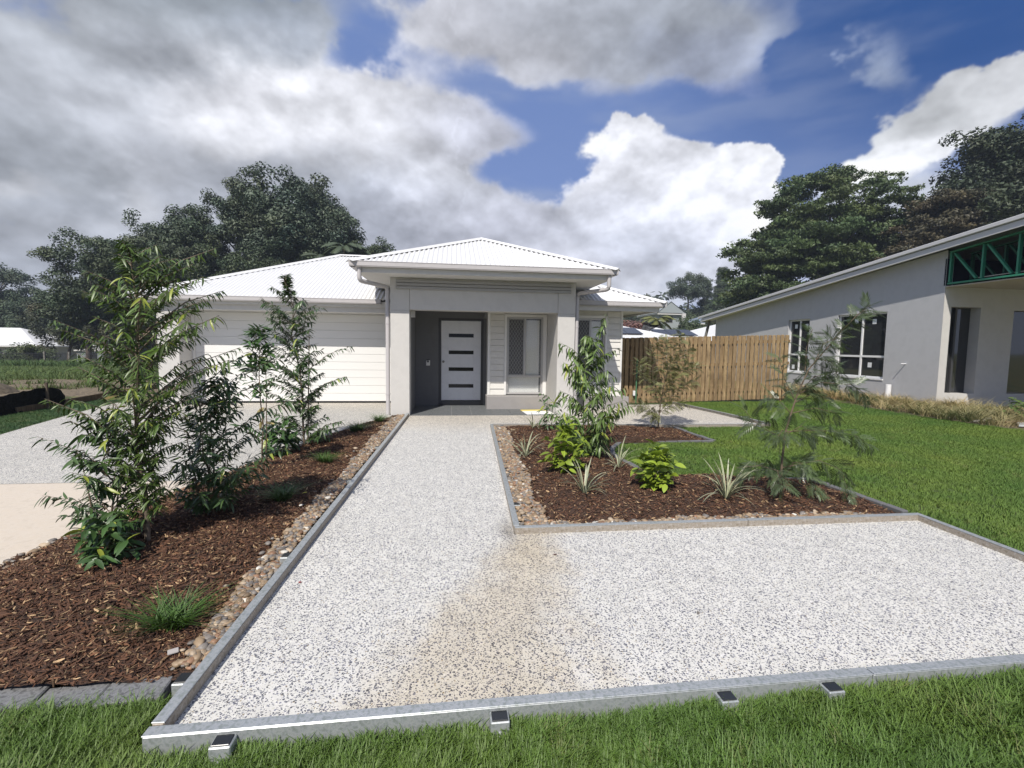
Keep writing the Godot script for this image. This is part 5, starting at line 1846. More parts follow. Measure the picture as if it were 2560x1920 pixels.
func stones(label: String, spots: Array) -> void:
	var where := []
	var tints := []
	for p in spots:
		var s := rng.randf_range(0.010, 0.021)
		if rng.randf() < 0.10: s *= 1.4
		var bs := Basis(Vector3.UP, rng.randf() * TAU) * Basis(Vector3.RIGHT, rng.randfn() * 0.3) * Basis.from_scale(Vector3(s * rng.randf_range(1.0, 1.5), s * rng.randf_range(0.55, 0.8), s))
		where.append(Transform3D(bs, p + Vector3(0, s * 0.35, 0)))
		var g := rng.randf_range(0.7, 1.25)
		var pick := rng.randf()
		var c := Color(0.275, 0.20, 0.125)
		if pick < 0.14: c = Color(0.25, 0.145, 0.085)
		elif pick < 0.42: c = Color(0.185, 0.165, 0.145)
		elif pick < 0.55: c = Color(0.38, 0.30, 0.21)
		elif pick < 0.585: c = Color(0.52, 0.49, 0.43)
		tints.append(Color(c.r * g, c.g * g, c.b * g))
	tag(many("river_pebbles", pebble_mesh(), M.pebble, where, tints), label, "pebbles", "", "stuff")


func strip_l(d: float) -> float:   # width of the pebble strip beside the path, left bed
	return 0.145 + 0.07 * n_ground.get_noise_1d(d * 14.0) + 0.05 * smoothstep(6.0, 10.0, d)


func strip_r(d: float) -> float:
	return 0.23 + 0.08 * n_ground.get_noise_1d(d * 12.0 + 60.0)


func build_beds() -> void:
	struct("mulch_bed", bed_mesh(LEFT_BED), M.mulch)
	struct("mulch_bed", bed_mesh(RIGHT_BED), M.mulch)
	var gl := func(x: float, d: float) -> float: return 0.96 if edges(LEFT_BED, d).y - x < strip_l(d) - 0.02 else 0.0
	var gr := func(x: float, d: float) -> float: return 0.97 if x - edges(RIGHT_BED, d).x < strip_r(d) - 0.02 else 0.0
	chips("dark brown bark mulch covering the left garden bed", LEFT_BED, 60000, gl)
	chips("dark brown bark mulch covering the right garden bed", RIGHT_BED, 38000, gr)
	var sp := []
	while sp.size() < 5200:
		var d := rng.randf_range(2.50, 10.62)
		var e := edges(LEFT_BED, d)
		var w := strip_l(d)
		var x := e.y - 0.005 - rng.randf() * w
		if rng.randf() < 0.035: x -= rng.randfn() * 0.09
		if x > e.y - 0.005: continue
		sp.append(P(x, bed_y(LEFT_BED, x, d) + rng.randf_range(0.0, 0.022), d))
	for i in 420:
		var d := rng.randf_range(3.0, 9.6)
		var e := edges(LEFT_BED, d)
		var x := e.x + absf(rng.randfn()) * 0.06
		sp.append(P(x, bed_y(LEFT_BED, x, d) + 0.004, d))
	stones("tan and grey river pebbles along the path side of the left garden bed", sp)
	sp = []
	while sp.size() < 3600:
		var d := rng.randf_range(4.14, 9.2)
		var e := edges(RIGHT_BED, d)
		var x := e.x + 0.005 + rng.randf() * strip_r(d)
		if rng.randf() < 0.03: x += absf(rng.randfn()) * 0.10
		sp.append(P(x, bed_y(RIGHT_BED, x, d) + rng.randf_range(0.0, 0.022), d))
	for i in 900:
		var x := rng.randf_range(0.7, 4.4)
		var lim := 0.10 + 0.16 * n_ground.get_noise_1d(x * 16.0 + 11.0)
		if lim < 0.02: continue
		var d := 4.135 + rng.randf() * lim
		sp.append(P(x, bed_y(RIGHT_BED, x, d) + rng.randf_range(0.0, 0.016), d))
	stones("tan and grey river pebbles along the near and path sides of the right garden bed", sp)


# ------------------------------------------------------------------ grass
func tuft_mesh(sd: int, blades: int, rad: float, h: float, w: float, bend: float, spread := 0.35) -> ArrayMesh:
	var r := RandomNumberGenerator.new()
	r.seed = sd
	var m := MB.new()
	for b in blades:
		var a := r.randf() * TAU
		var p := Vector3(cos(a), 0, sin(a)) * rad * sqrt(r.randf())
		var f := r.randf() * TAU
		var dir := Vector3(cos(f), 0, sin(f))
		var side := Vector3(-dir.z, 0, dir.x)
		var hh := h * r.randf_range(0.55, 1.15)
		var ww := w * r.randf_range(0.7, 1.2)
		var le := r.randf_range(0.05, spread)
		var g := r.randf_range(0.8, 1.2)
		var col := Color(g * (1.25 if r.randf() < 0.12 else 1.0), g, g * 0.9)
		var bd := bend * r.randf_range(0.3, 1.5)
		var prev_l := 0
		for s in 4:
			var t := s / 3.0
			var q := p + dir * (le * hh * t + bd * hh * t * t) + Vector3(0, hh * t * (1.0 - 0.28 * bd * t), 0)
			var nn := (dir * -0.6 + Vector3(0, 0.75, 0)).normalized()
			var wd := ww * (1.0 - 0.92 * t * t)
			var i := m.vert(q - side * wd, nn, Vector2(0, t), col)
			m.vert(q + side * wd, nn, Vector2(1, t), col)
			if s > 0:
				m.tri_ix(i - 2, i - 1, i)
				m.tri_ix(i - 1, i + 1, i)
	return m.mesh()


func grass(label: String, mesh: ArrayMesh, x0: float, x1: float, d0: float, d1: float, per_m2: float, s0: float, s1: float, lift: float, col: Color, inside: Callable, called := "lawn_grass") -> void:
	var where := []
	var tints := []
	var n := int((x1 - x0) * (d1 - d0) * per_m2)
	for i in n:
		var x := rng.randf_range(x0, x1)
		var d := rng.randf_range(d0, d1)
		if not inside.call(x, d): continue
		var v := 0.7 * n_ground.get_noise_2d(x * 7.0, d * 7.0) + 0.7 * n_ground.get_noise_2d(x * 2.0 + 30.0, d * 6.0)
		var v2 := n_ground.get_noise_2d(x * 30.0 + 9.0, d * 30.0)
		var s := rng.randf_range(s0, s1) * (1.0 + 0.25 * v2)
		if d < 2.5: s *= 1.0 + 0.11 * clampf(x + 0.4, 0.0, 4.0)
		where.append(Transform3D(Basis(Vector3.UP, rng.randf() * TAU) * Basis.from_scale(Vector3(s * 1.1, s, s * 1.1)), P(x, gh(x, d) + lift, d)))
		var g := rng.randf_range(0.82, 1.18) * (1.0 + 0.22 * v + 0.18 * v2)
		var dry := smoothstep(0.42, 0.75, v2 + rng.randf_range(-0.3, 0.3)) * 0.5
		var c := Color(col.r * g * (1.0 + 0.25 * v), col.g * g, col.b * g).lerp(Color(0.17, 0.14, 0.06), dry)
		tints.append(c)
	tag(many(called, mesh, M.grass, where, tints), label, "grass", "", "stuff")


func in_right_lawn(x: float, d: float) -> bool:
	if d < 4.16: return x > 4.60
	if x > 12.75: return false
	# weeds by the grey house
	if x > weed_edge(d): return false
	if d > 12.97: return x > 9.85
	# bed with its kerb
	if d < 9.05:
		if d < 5.50: return x > 4.60 - 0.08 * (d - 4.2)
		if d < 7.70:
			var e := edges(RIGHT_BED, d)
			return x > e.y + 0.07
		return x > 4.50 or false
	# steel round the small path
	return x > 6.46 - 0.115 * (d - 9.0) and x > 4.5


func weed_edge(d: float) -> float:
	return 11.35 + 0.25 * n_ground.get_noise_1d(d * 9.0) - 0.5 * sin(clampf((d - 8.0) / 5.0, 0, 1) * PI) + 0.45 * smoothstep(12.0, 15.5, d) + 0.5 * smoothstep(9.0, 7.0, d)


func build_grass() -> void:
	var near_tuft := tuft_mesh(1, 16, 0.022, 0.052, 0.0017, 0.55)
	var lawn_tuft := tuft_mesh(2, 16, 0.035, 0.036, 0.0021, 0.5)
	var wild_tuft := tuft_mesh(3, 14, 0.10, 0.22, 0.008, 0.5)
	var green := Color(0.090, 0.162, 0.026)
	grass("unmown green lawn in front of the steel edging, nearest the camera", near_tuft, -4.0, 4.6, 0.9, 2.34, 3000, 0.85, 1.75, -0.052, green, func(x, d): return d < 1.995 + 0.0095 * (x + 1.26) if x > -1.31 else d < 2.31)
	grass("short green side lawn between the right garden bed and the grey house", lawn_tuft, 2.3, 12.8, 3.0, 15.5, 900, 0.75, 1.25, -0.02, Color(0.122, 0.198, 0.035), in_right_lawn)
	grass("lawn running on to the right past the end of the wide path", near_tuft, 4.6, 9.0, 0.9, 4.15, 900, 0.7, 1.2, -0.06, green, func(x, d): return true)
	grass("dull green strip of lawn left of the driveway", lawn_tuft, -12.5, -7.0, 6.5, 13.9, 500, 0.8, 1.3, -0.01, Color(0.045, 0.095, 0.026), func(x, d): return x < -6.77 - 0.232 * (d - 5.93) - 0.05 and x > -13.0 + (d - 6.0) * 0.45)
	grass("rough weedy grass of the empty left lot", wild_tuft, -66.0, -8.6, 15.5, 54.5, 22, 0.7, 1.6, 0.0, Color(0.088, 0.130, 0.032), func(x, d): return x < -9.0 - (d - 14.0) * 0.1 and (d > 20.0 + 1.5 * n_ground.get_noise_1d(x) or n_ground.get_noise_2d(x * 4.0, d * 4.0) > 0.25), "rough_grass")
	grass("tall green weeds before the black picket fence", wild_tuft, -64.0, -30.0, 46.0, 54.8, 14, 1.8, 3.4, 0.0, Color(0.070, 0.120, 0.030), func(x, d): return n_ground.get_noise_2d(x * 2.0, d * 2.0) > -0.15, "weeds")
	var straw := tuft_mesh(4, 15, 0.07, 0.27, 0.0036, 1.0, 0.9)
	grass("dry straw coloured weeds along the foot of the grey house", straw, 10.6, 13.4, 7.0, 16.5, 70, 0.5, 1.6, 0.0, Color(0.40, 0.315, 0.165), func(x, d): return x > weed_edge(d) + 0.02 and (x < 12.74 or d < 11.2) and rng.randf() < 0.45 + 0.9 * n_ground.get_noise_2d(x * 12.0, d * 12.0) + 0.25, "dry_weeds")
	grass("green weeds mixed into the dry grass along the grey house", straw, 10.6, 13.4, 7.0, 15.5, 60, 0.6, 1.2, 0.0, Color(0.09, 0.125, 0.028), func(x, d): return x > weed_edge(d) + 0.02 and (x < 12.74 or d < 11.2) and n_ground.get_noise_2d(x * 10.0 + 40.0, d * 10.0) > 0.0, "green_weeds")


# ------------------------------------------------------------------ plants
func leaf_mesh(L: float, W: float, droop: float, fold: float, fat := 0.8, segs := 5, sd := 0) -> ArrayMesh:
	var m := MB.new()
	var r := RandomNumberGenerator.new()
	r.seed = sd + 900
	var curl := r.randf_range(-0.12, 0.12)
	for s in segs + 1:
		var t := float(s) / segs
		var w := W * 0.5 * pow(sin(PI * pow(clampf(t, 0.0, 1.0), fat)), 0.85) + (0.0012 if s < segs else 0.0)
		var c := Vector3(L * (t - 0.12 * droop * t * t), -droop * L * t * t * 0.6, curl * L * t * t)
		var f := fold * w
		var slope := Vector3(droop * t * 1.0, 1.0, 0).normalized()
		m.vert(c + Vector3(0, f, w), (slope + Vector3(0, 0, -fold * 0.8)).normalized(), Vector2(0, t))
		m.vert(c, slope, Vector2(0.5, t))
		m.vert(c + Vector3(0, f, -w), (slope + Vector3(0, 0, fold * 0.8)).normalized(), Vector2(1, t))
	for s in segs:
		for k in 2:
			var a := s * 3 + k
			m.tri_ix(a, a + 3, a + 4)
			m.tri_ix(a, a + 4, a + 1)
	return m.mesh()


func aim(dir: Vector3, r: RandomNumberGenerator, roll := 0.5) -> Basis:
	var x := dir.normalized()
	var up := Vector3.UP
	if absf(x.y) > 0.95: up = Vector3.RIGHT
	var z := x.cross(up).normalized()
	var y := z.cross(x)
	return Basis(x, y, z) * Basis(Vector3.RIGHT, r.randfn() * roll)


# sets the leaves: the 300 nearest the street as pieces, any more as one part
func set_leaves(o: Node3D, called: String, meshes: Array, mats: Array, list: Array) -> void:
	var eye := Vector3(0, 1.55, 0) - o.position
	list.sort_custom(func(a, b): return a[0].origin.distance_squared_to(eye) < b[0].origin.distance_squared_to(eye))
	var rest := []
	var tints := []
	for i in list.size():
		var t: Array = list[i]
		if i < 300:
			obj(called, meshes[t[1] % meshes.size()], t[2] if t.size() > 2 else mats[t[1] % mats.size()], o, t[0])
		else:
			rest.append(t[0])
			var g := 0.8 + 0.4 * fmod(i * 0.618, 1.0)
			tints.append(Color(g, g, g))
	if rest.size() > 0:
		many("more_" + called + "s" if called != "leaf" else "more_leaves", meshes[0], mats[1], rest, tints, o)


func sample(pts: Array, t: float) -> Vector3:
	var f := clampf(t, 0, 1) * (pts.size() - 1)
	var i := mini(int(f), pts.size() - 2)
	return pts[i].lerp(pts[i + 1], f - i)


# a young tree: stem, branches to an outline given as [height, radius], leaves along the branches
func sapling(o: Node3D, H: float, outline: Array, nb: int, per: int, meshes: Array, mats: Array, bark: Material, sd: int, opt := {}) -> void:
	var r := RandomNumberGenerator.new()
	r.seed = sd
	var lean: Vector3 = opt.get("lean", Vector3.ZERO)
	var shift: Array = opt.get("shift", [[0.0, 0.0], [9.0, 0.0]])      # sideways offset of the crown with height
	var thick: float = opt.get("thick", 0.016)
	var droop: float = opt.get("droop", 0.5)
	var rise: float = opt.get("rise", 0.7)
	var stem := []
	for s in 7:
		var t := s / 6.0
		stem.append(Vector3(r.randfn() * 0.012 * s, H * t, r.randfn() * 0.012 * s) + lean * t * t)
	var wood_m := MB.new()
	var rads := []
	for s in 7: rads.append(thick * (1.0 - 0.82 * s / 6.0))
	wood_m.tube(stem, rads, 7)
	for q in opt.get("stems", []):
		var b2 := [Vector3(q[0], 0, q[1]), Vector3(q[0] * 1.5, H * q[2] * 0.5, q[1] * 1.5), Vector3(q[0] * 2.0 + r.randfn() * 0.03, H * q[2], q[1] * 2.0)]
		wood_m.tube(b2, [thick * 0.8, thick * 0.6, thick * 0.25], 6)
	var list := []
	var lo: float = outline[0][0]
	var hi: float = outline[outline.size() - 1][0]
	var extra: Array = opt.get("arms", [])
	var eyew := Vector3(0, 1.55, 0) - o.position
	for i in nb + extra.size():
		var tip: Vector3
		var h: float
		if i < nb:
			h = lerpf(lo, hi, (i + r.randf()) / nb)
			var rad := prof(outline, h) * r.randf_range(0.45, 1.0)
			var a := i * 2.399 + r.randfn() * 0.3
			tip = Vector3(cos(a) * rad + prof(shift, h), h, sin(a) * rad) + lean * pow(h / H, 2.0)
		else:
			tip = extra[i - nb]
			h = tip.y
		var reach := Vector2(tip.x, tip.z).length()
		var h0 := clampf((h - reach * rise) / H, 0.03, 0.985)
		var st := sample(stem, h0)
		var mid := st.lerp(tip, 0.55) + Vector3(0, reach * 0.12, 0)
		var br := [st, st.lerp(mid, 0.6), mid, tip]
		wood_m.tube(br, [thick * 0.34, thick * 0.27, thick * 0.2, thick * 0.08], 4, Color.WHITE, false)
		var blen := st.distance_to(tip)
		var n := maxi(4, int(per * (0.5 + blen)))
		for k in n:
			var t := lerpf(0.22, 1.0, (k + r.randf() * 0.6) / n)
			var p := sample(br, t)
			var fwd := (sample(br, minf(t + 0.08, 1.0)) - sample(br, t - 0.08)).normalized()
			var sd2 := fwd.cross(Vector3.UP).normalized() * (1.0 if k % 2 == 0 else -1.0)
			if sd2.length() < 0.2: sd2 = Vector3(cos(k * 2.4), 0, sin(k * 2.4))
			var spin := Basis(fwd, r.randf_range(-0.9, 0.9))
			var dir := (fwd * 0.5 + spin * sd2 * 0.75 + Vector3(0, -droop * r.randf_range(0.4, 1.5), 0)).normalized()
			var s := r.randf_range(0.7, 1.15)
			var e := [Transform3D(aim(dir, r, 0.45) * Basis.from_scale(Vector3(s, s, s)), p), r.randi() % 60]
			if t > 0.84 and r.randf() < opt.get("fresh", 0.25):
				e.append(M.fresh)
			list.append(e)
	for c in opt.get("sprays", []):     # whorls of leaves on a point: [x, y, z, count, spread up]
		for k in int(c[3]):
			var a := k * 2.399
			var up: float = r.randf_range(-0.5, 1.0) * c[4]
			var dir := Vector3(cos(a), up, sin(a)).normalized()
			var s := r.randf_range(0.75, 1.15)
			list.append([Transform3D(aim(dir, r, 0.4) * Basis.from_scale(Vector3(s, s, s)), Vector3(c[0], c[1], c[2]) + dir * 0.02 + Vector3(0, r.randfn() * 0.03, 0)), r.randi() % 60])
	obj("stem", wood_m.mesh(), bark, o)
	set_leaves(o, "leaf", meshes, mats, list)


func trio(p: String) -> Array:
	return [M[p + "_0"], M[p + "_1"], M[p + "_2"]]


func leaves_of(L: float, W: float, droop: float, fold: float, fat := 0.8) -> Array:
	var out := []
	for k in 5:
		out.append(leaf_mesh(L * (0.85 + 0.08 * k), W * (0.9 + 0.05 * k), droop * (0.6 + 0.2 * k), fold, fat, 5, k))
	return out


func frond_mesh(L: float, pairs: int, leaf: float, w: float, sd: int) -> ArrayMesh:
	var r := RandomNumberGenerator.new()
	r.seed = sd
	var m := MB.new()
	var pts := []
	for s in 5:
		var t := s / 4.0
		pts.append(Vector3(L * t, -0.22 * L * t * t, 0))
	m.tube(pts, [0.0022, 0.0019, 0.0016, 0.0012, 0.0008], 4, Color(1.3, 1.1, 0.8), false)
	for k in pairs:
		var t := lerpf(0.16, 1.0, float(k) / (pairs - 1))
		var p := sample(pts, t)
		for sg in [-1.0, 1.0]:
			var ll := leaf * (1.0 - 0.35 * absf(t - 0.4)) * r.randf_range(0.85, 1.1)
			var dir := Vector3(0.75 + 0.25 * t, -0.12 - r.randf() * 0.18, sg * (0.85 - 0.4 * t)).normalized()
			var side := dir.cross(Vector3.UP).normalized()
			var nn := side.cross(dir).normalized()
			var a := p
			var b := p + dir * ll * 0.5 + Vector3(0, 0.006, 0)
			var c := p + dir * ll + Vector3(0, -0.010, 0)
			m.quad(a - side * w * 0.3, b - side * w, b + side * w, a + side * w * 0.3)
			m.tri(b - side * w, c, b + side * w)
	return m.mesh()


func flax_mesh(L: float, W: float, arch: float) -> ArrayMesh:
	var m := MB.new()
	var cream := Color(0.50, 0.49, 0.31)
	var green := Color(0.155, 0.215, 0.135)
	var at := [-1.0, -0.42, -0.36, 0.36, 0.42, 1.0]
	var cols := [cream, cream, green, green, cream, cream]
	var segs := 8
	for s in segs + 1:
		var t := float(s) / segs
		var w := W * 0.5 * (0.55 + 0.7 * t - 1.25 * pow(t, 3.2)) + 0.0006
		var c := Vector3(arch * L * t * t * 0.9, L * t * (1.0 - 0.38 * arch * t * t), 0)
		var nn := Vector3(-1.0, arch * t * 1.4, 0).normalized()
		for k in 6:
			m.vert(c + Vector3(-absf(at[k]) * w * 0.5, 0, at[k] * w), nn, Vector2(k, t), cols[k])
	for s in segs:
		for k in 5:
			var a := s * 6 + k
			m.tri_ix(a, a + 1, a + 6)
			m.tri_ix(a + 1, a + 7, a + 6)
	return m.mesh()


func flax(label: String, x: float, d: float, n: int, size: float, sd: int) -> void:
	var r := RandomNumberGenerator.new()
	r.seed = sd
	var o := thing("flax_lily", label, "plant", P(x, bed_y(RIGHT_BED, x, d), d), 0.0, "variegated strappy plants in the right bed")
	if not M.has("flax_shapes"):
		M.flax_shapes = [flax_mesh(0.42, 0.021, 0.15), flax_mesh(0.48, 0.023, 0.4), flax_mesh(0.44, 0.022, 0.7), flax_mesh(0.52, 0.022, 0.28), flax_mesh(0.36, 0.020, 1.05)]
	for k in n:
		var a := k * 2.399 + r.randfn() * 0.2
		var tilt := 0.08 + 0.75 * pow(r.randf(), 1.5)
		var s := size * r.randf_range(0.7, 1.15)
		var bs := Basis(Vector3.UP, a) * Basis(Vector3.BACK, -tilt) * Basis.from_scale(Vector3(s, s, s))
		obj("blade", M.flax_shapes[r.randi() % 5], M["flax_%d" % (r.randi() % 3)], o, Transform3D(bs, Vector3(cos(a), 0, -sin(a)) * 0.018 - Vector3(0, 0.01, 0)))


func build_plants() -> void:
	var by := func(x, d): return bed_y(LEFT_BED, x, d) - 0.01
	var ry := func(x, d): return bed_y(RIGHT_BED, x, d) - 0.01
	# ---- left bed
	var willow := leaves_of(0.100, 0.0135, 0.55, 0.35, 0.75)
	var o := thing("sapling", "tallest leafy young tree in the left bed, reaching above the garage eave", "tree", P(-2.33, by.call(-2.33, 3.92), 3.92))
	sapling(o, 2.22, [[0.30, 0.20], [0.62, 0.22], [0.86, 0.24], [1.05, 0.44], [1.3, 0.60], [1.55, 0.63], [1.8, 0.56], [2.05, 0.40], [2.28, 0.14]], 112, 42, willow, trio("sapling"), M.bark, 401, {
		"thick": 0.021, "droop": 0.62, "shift": [[0.0, -0.05], [1.0, 0.05], [1.5, 0.09], [1.9, 0.14], [2.4, -0.02]], "fresh": 0.28,
		"arms": [Vector3(0.42, 2.12, 0.05), Vector3(0.54, 2.26, -0.05), Vector3(0.40, 1.98, 0.15), Vector3(0.46, 1.86, 0.0), Vector3(-0.44, 1.62, 0.1), Vector3(-0.5, 1.45, -0.1), Vector3(-0.08, 2.28, 0.0), Vector3(0.30, 2.02, 0.0), Vector3(-0.50, 0.95, 0.0), Vector3(-0.30, 1.9, 0.1), Vector3(-0.62, 1.12, 0.05)]})
	o = thing("shrub", "dark bushy shrub leaning right beside the tallest young tree", "shrub", P(-2.16, by.call(-2.16, 4.5), 4.5))
	sapling(o, 1.2, [[0.10, 0.34], [0.35, 0.46], [0.6, 0.50], [0.85, 0.42], [1.08, 0.26], [1.25, 0.10]], 66, 36, leaves_of(0.12, 0.019, 0.5, 0.3, 0.75), trio("fig"), M.twig_brown, 402, {
		"thick": 0.013, "droop": 0.45, "shift": [[0.0, 0.05], [0.8, 0.12], [1.5, 0.12]], "stems": [[0.05, 0.03, 0.8], [-0.05, 0.04, 0.6]], "fresh": 0.06,
		"arms": [Vector3(0.62, 1.40, 0.0), Vector3(0.58, 1.22, 0.12), Vector3(0.78, 1.06, -0.05), Vector3(0.34, 1.42, 0.0), Vector3(0.70, 0.62, 0.1)]})
	o = thing("shrub", "dense waist high shrub left of the tallest young tree's bare stem, beside the driveway apron", "shrub", P(-2.62, by.call(-2.62, 3.95), 3.95))
	sapling(o, 0.92, [[0.08, 0.26], [0.3, 0.36], [0.55, 0.36], [0.8, 0.30], [1.02, 0.12]], 56, 30, leaves_of(0.11, 0.019, 0.5, 0.3, 0.75), trio("fig"), M.twig_brown, 407, {
		"thick": 0.010, "droop": 0.45, "stems": [[0.06, 0.02, 0.8], [-0.06, 0.03, 0.8]], "fresh": 0.10, "arms": [Vector3(-0.46, 0.85, 0.0), Vector3(-0.40, 0.42, 0.05), Vector3(-0.30, 1.08, 0.0)]})
	o = thing("low_shrub", "low glossy shrub at the foot of the tallest young tree", "shrub", P(-2.42, by.call(-2.42, 3.62), 3.62))
	sapling(o, 0.32, [[0.05, 0.20], [0.18, 0.28], [0.34, 0.14]], 18, 20, leaves_of(0.11, 0.03, 0.6, 0.25), trio("broad"), M.twig_green, 403, {"thick": 0.008, "droop": 0.3, "fresh": 0.15})
	o = thing("sapling", "thin staked sapling with bare lower stems and leaf tufts, before the garage door", "tree", P(-2.26, by.call(-2.26, 5.98), 5.98))
	sapling(o, 1.72, [[1.22, 0.10], [1.4, 0.20], [1.6, 0.20], [1.75, 0.08]], 22, 22, leaves_of(0.135, 0.028, 0.25, 0.3), trio("broad"), M.twig_brown, 404, {
		"thick": 0.011, "droop": 0.05, "fresh": 0.15, "stems": [[0.05, 0.02, 0.72]], "arms": [Vector3(-0.26, 1.32, 0.0), Vector3(0.24, 1.12, 0.05), Vector3(-0.22, 0.50, 0.0), Vector3(-0.34, 0.62, 0.05)],
		"sprays": [[0.02, 1.62, 0.0, 16, 0.9], [0.0, 1.05, 0.0, 16, -0.8], [0.02, 0.92, 0.02, 14, -1.2], [-0.07, 1.22, 0.0, 9, 0.6], [-0.1, 1.12, 0.05, 8, 0.2]]})
	var wr := RandomNumberGenerator.new()
	wr.seed = 8
	var wl := leaf_mesh(0.10, 0.035, 1.4, 0.5)
	for k in 10:
		var p := Vector3(0.02 + wr.randfn() * 0.025, 0.58 + 0.20 * wr.randf(), wr.randfn() * 0.025)
		obj("withered_leaf", wl, M.withered, o, Transform3D(aim(Vector3(wr.randfn() * 0.5, -1.0, wr.randfn() * 0.5), wr, 1.0), p))
	o = thing("sapling", "airy sapling with narrow dark leaves right of the thin staked one, before the garage door", "tree", P(-2.26, by.call(-2.26, 7.62), 7.62))
	sapling(o, 2.55, [[0.10, 0.50], [0.4, 0.62], [0.65, 0.42], [0.9, 0.62], [1.15, 0.44], [1.4, 0.62], [1.65, 0.42], [1.9, 0.52], [2.12, 0.56], [2.26, 0.46], [2.33, 0.06], [2.62, 0.05]], 95, 44, leaves_of(0.125, 0.021, 0.55, 0.3, 0.75), trio("fig"), M.bark, 405, {
		"thick": 0.017, "droop": 0.42, "rise": 0.65, "fresh": 0.10, "stems": [[0.06, 0.02, 0.7]], "shift": [[0.0, 0.0], [1.2, -0.04], [2.6, -0.05]], "lean": Vector3(-0.15, 0, 0), "arms": [Vector3(0.72, 1.55, 0.0), Vector3(0.66, 1.10, 0.1), Vector3(0.6, 0.42, 0.1), Vector3(-0.42, 2.42, 0.0)]})
	o = thing("low_shrub", "low broad leaved shrub between the two slender saplings", "shrub", P(-2.42, by.call(-2.42, 7.0), 7.0))
	sapling(o, 0.52, [[0.06, 0.26], [0.3, 0.36], [0.55, 0.20]], 22, 18, leaves_of(0.15, 0.042, 0.5, 0.25), trio("broad"), M.twig_green, 406, {"thick": 0.009, "droop": 0.2, "fresh": 0.05})
	var tuft := tuft_mesh(11, 260, 0.10, 0.27, 0.0046, 0.9, 0.8)
	var tl := [["dark green grassy tuft nearest the camera in the left bed", -1.60, 2.86, 0.66], ["dark green grassy tuft in the tree's shade beside the path", -1.68, 4.95, 0.66], ["small green grassy tuft below the airy sapling", -1.66, 6.45, 0.6], ["grey green grassy tuft at the back of the left bed", -1.68, 8.7, 0.75], ["grassy tuft at the foot of the porch column", -1.46, 9.75, 0.7]]
	for k in tl.size():
		var t: Array = tl[k]
		var g := obj("grassy_tuft", tuft, M.tuft, self, Transform3D(Basis(Vector3.UP, k * 1.3) * Basis.from_scale(Vector3(1.35, 1, 1) * t[3]), P(t[1], by.call(t[1], t[2]), t[2])))
		tag(g, t[0], "plant", "grassy tufts in the left bed")
	# ---- right bed
	o = thing("mango_shrub", "tall drooping long leaved shrub in the right bed before the right wing window", "shrub", P(1.93, ry.call(1.93, 6.6), 6.6))
	sapling(o, 1.72, [[0.12, 0.45], [0.35, 0.62], [0.6, 0.66], [0.85, 0.56], [1.1, 0.42], [1.5, 0.32], [1.75, 0.10]], 66, 20, leaves_of(0.17, 0.028, 0.75, 0.3, 0.8), trio("mango"), M.twig_green, 410, {
		"thick": 0.015, "droop": 0.85, "fresh": 0.2, "stems": [[-0.06, 0.02, 0.8], [0.05, -0.04, 0.75]], "arms": [Vector3(0.22, 2.02, 0.0), Vector3(0.16, 1.86, 0.05), Vector3(-0.46, 1.62, 0.0), Vector3(-0.42, 1.35, 0.1), Vector3(0.42, 1.55, 0.0), Vector3(0.62, 0.72, 0.0), Vector3(0.5, 1.0, 0.1), Vector3(-0.4, 0.62, 0.12), Vector3(0.2, 0.35, 0.25), Vector3(0.25, 0.55, 0.3)]})
	o = thing("dark_shrub", "small dark shrub against the steel edging behind the flax lily", "shrub", P(1.78, ry.call(1.78, 8.45), 8.45))
	sapling(o, 0.55, [[0.08, 0.26], [0.3, 0.34], [0.6, 0.22]], 14, 10, leaves_of(0.15, 0.03, 0.6, 0.3), trio("broad"), M.twig_green, 411, {"thick": 0.010, "droop": 0.4, "arms": [Vector3(-0.25, 0.68, 0.0)]})
	var ovate := leaves_of(0.125, 0.056, 0.45, 0.22, 0.85)
	o = thing("lime_shrub", "bright yellow green shrub left of centre in the right bed, below the drooping shrub", "shrub", P(1.40, ry.call(1.40, 5.75), 5.75), 0.0, "yellow green shrubs")
	sapling(o, 0.50, [[0.06, 0.24], [0.22, 0.32], [0.4, 0.26], [0.58, 0.12]], 30, 11, ovate, trio("lime"), M.twig_green, 412, {"thick": 0.009, "droop": 0.05, "fresh": 0.0, "arms": [Vector3(-0.30, 0.42, 0.0), Vector3(-0.34, 0.16, 0.1)], "sprays": [[0.0, 0.55, 0.0, 8, 0.8], [0.18, 0.38, 0.08, 6, 0.6], [-0.2, 0.30, 0.1, 6, 0.6], [-0.05, 0.42, 0.18, 6, 0.6]]})
	o = thing("lime_shrub", "bright yellow green shrub alone in the middle of the right bed, nearest the camera", "shrub", P(2.22, ry.call(2.22, 4.95), 4.95), 0.0, "yellow green shrubs")
	sapling(o, 0.40, [[0.06, 0.22], [0.2, 0.28], [0.34, 0.22], [0.46, 0.10]], 30, 11, ovate, trio("lime"), M.twig_green, 413, {"thick": 0.009, "droop": 0.1, "fresh": 0.0, "sprays": [[0.0, 0.43, 0.0, 8, 0.8], [0.15, 0.32, 0.1, 6, 0.6], [-0.16, 0.26, 0.1, 6, 0.5], [0.03, 0.33, 0.17, 6, 0.6]]})
	flax("silver green strappy plant nearest the entry path in the right bed", 1.03, 6.62, 20, 0.92, 421)
	flax("silver green strappy plant between the two yellow green shrubs in the right bed", 1.42, 4.95, 32, 0.82, 422)
	flax("silver green strappy plant below the drooping shrub, beside the lawn kerb", 2.12, 5.85, 24, 0.88, 423)
	flax("largest cream edged strappy plant, near the front steel edging at right", 2.86, 4.62, 40, 0.98, 424)
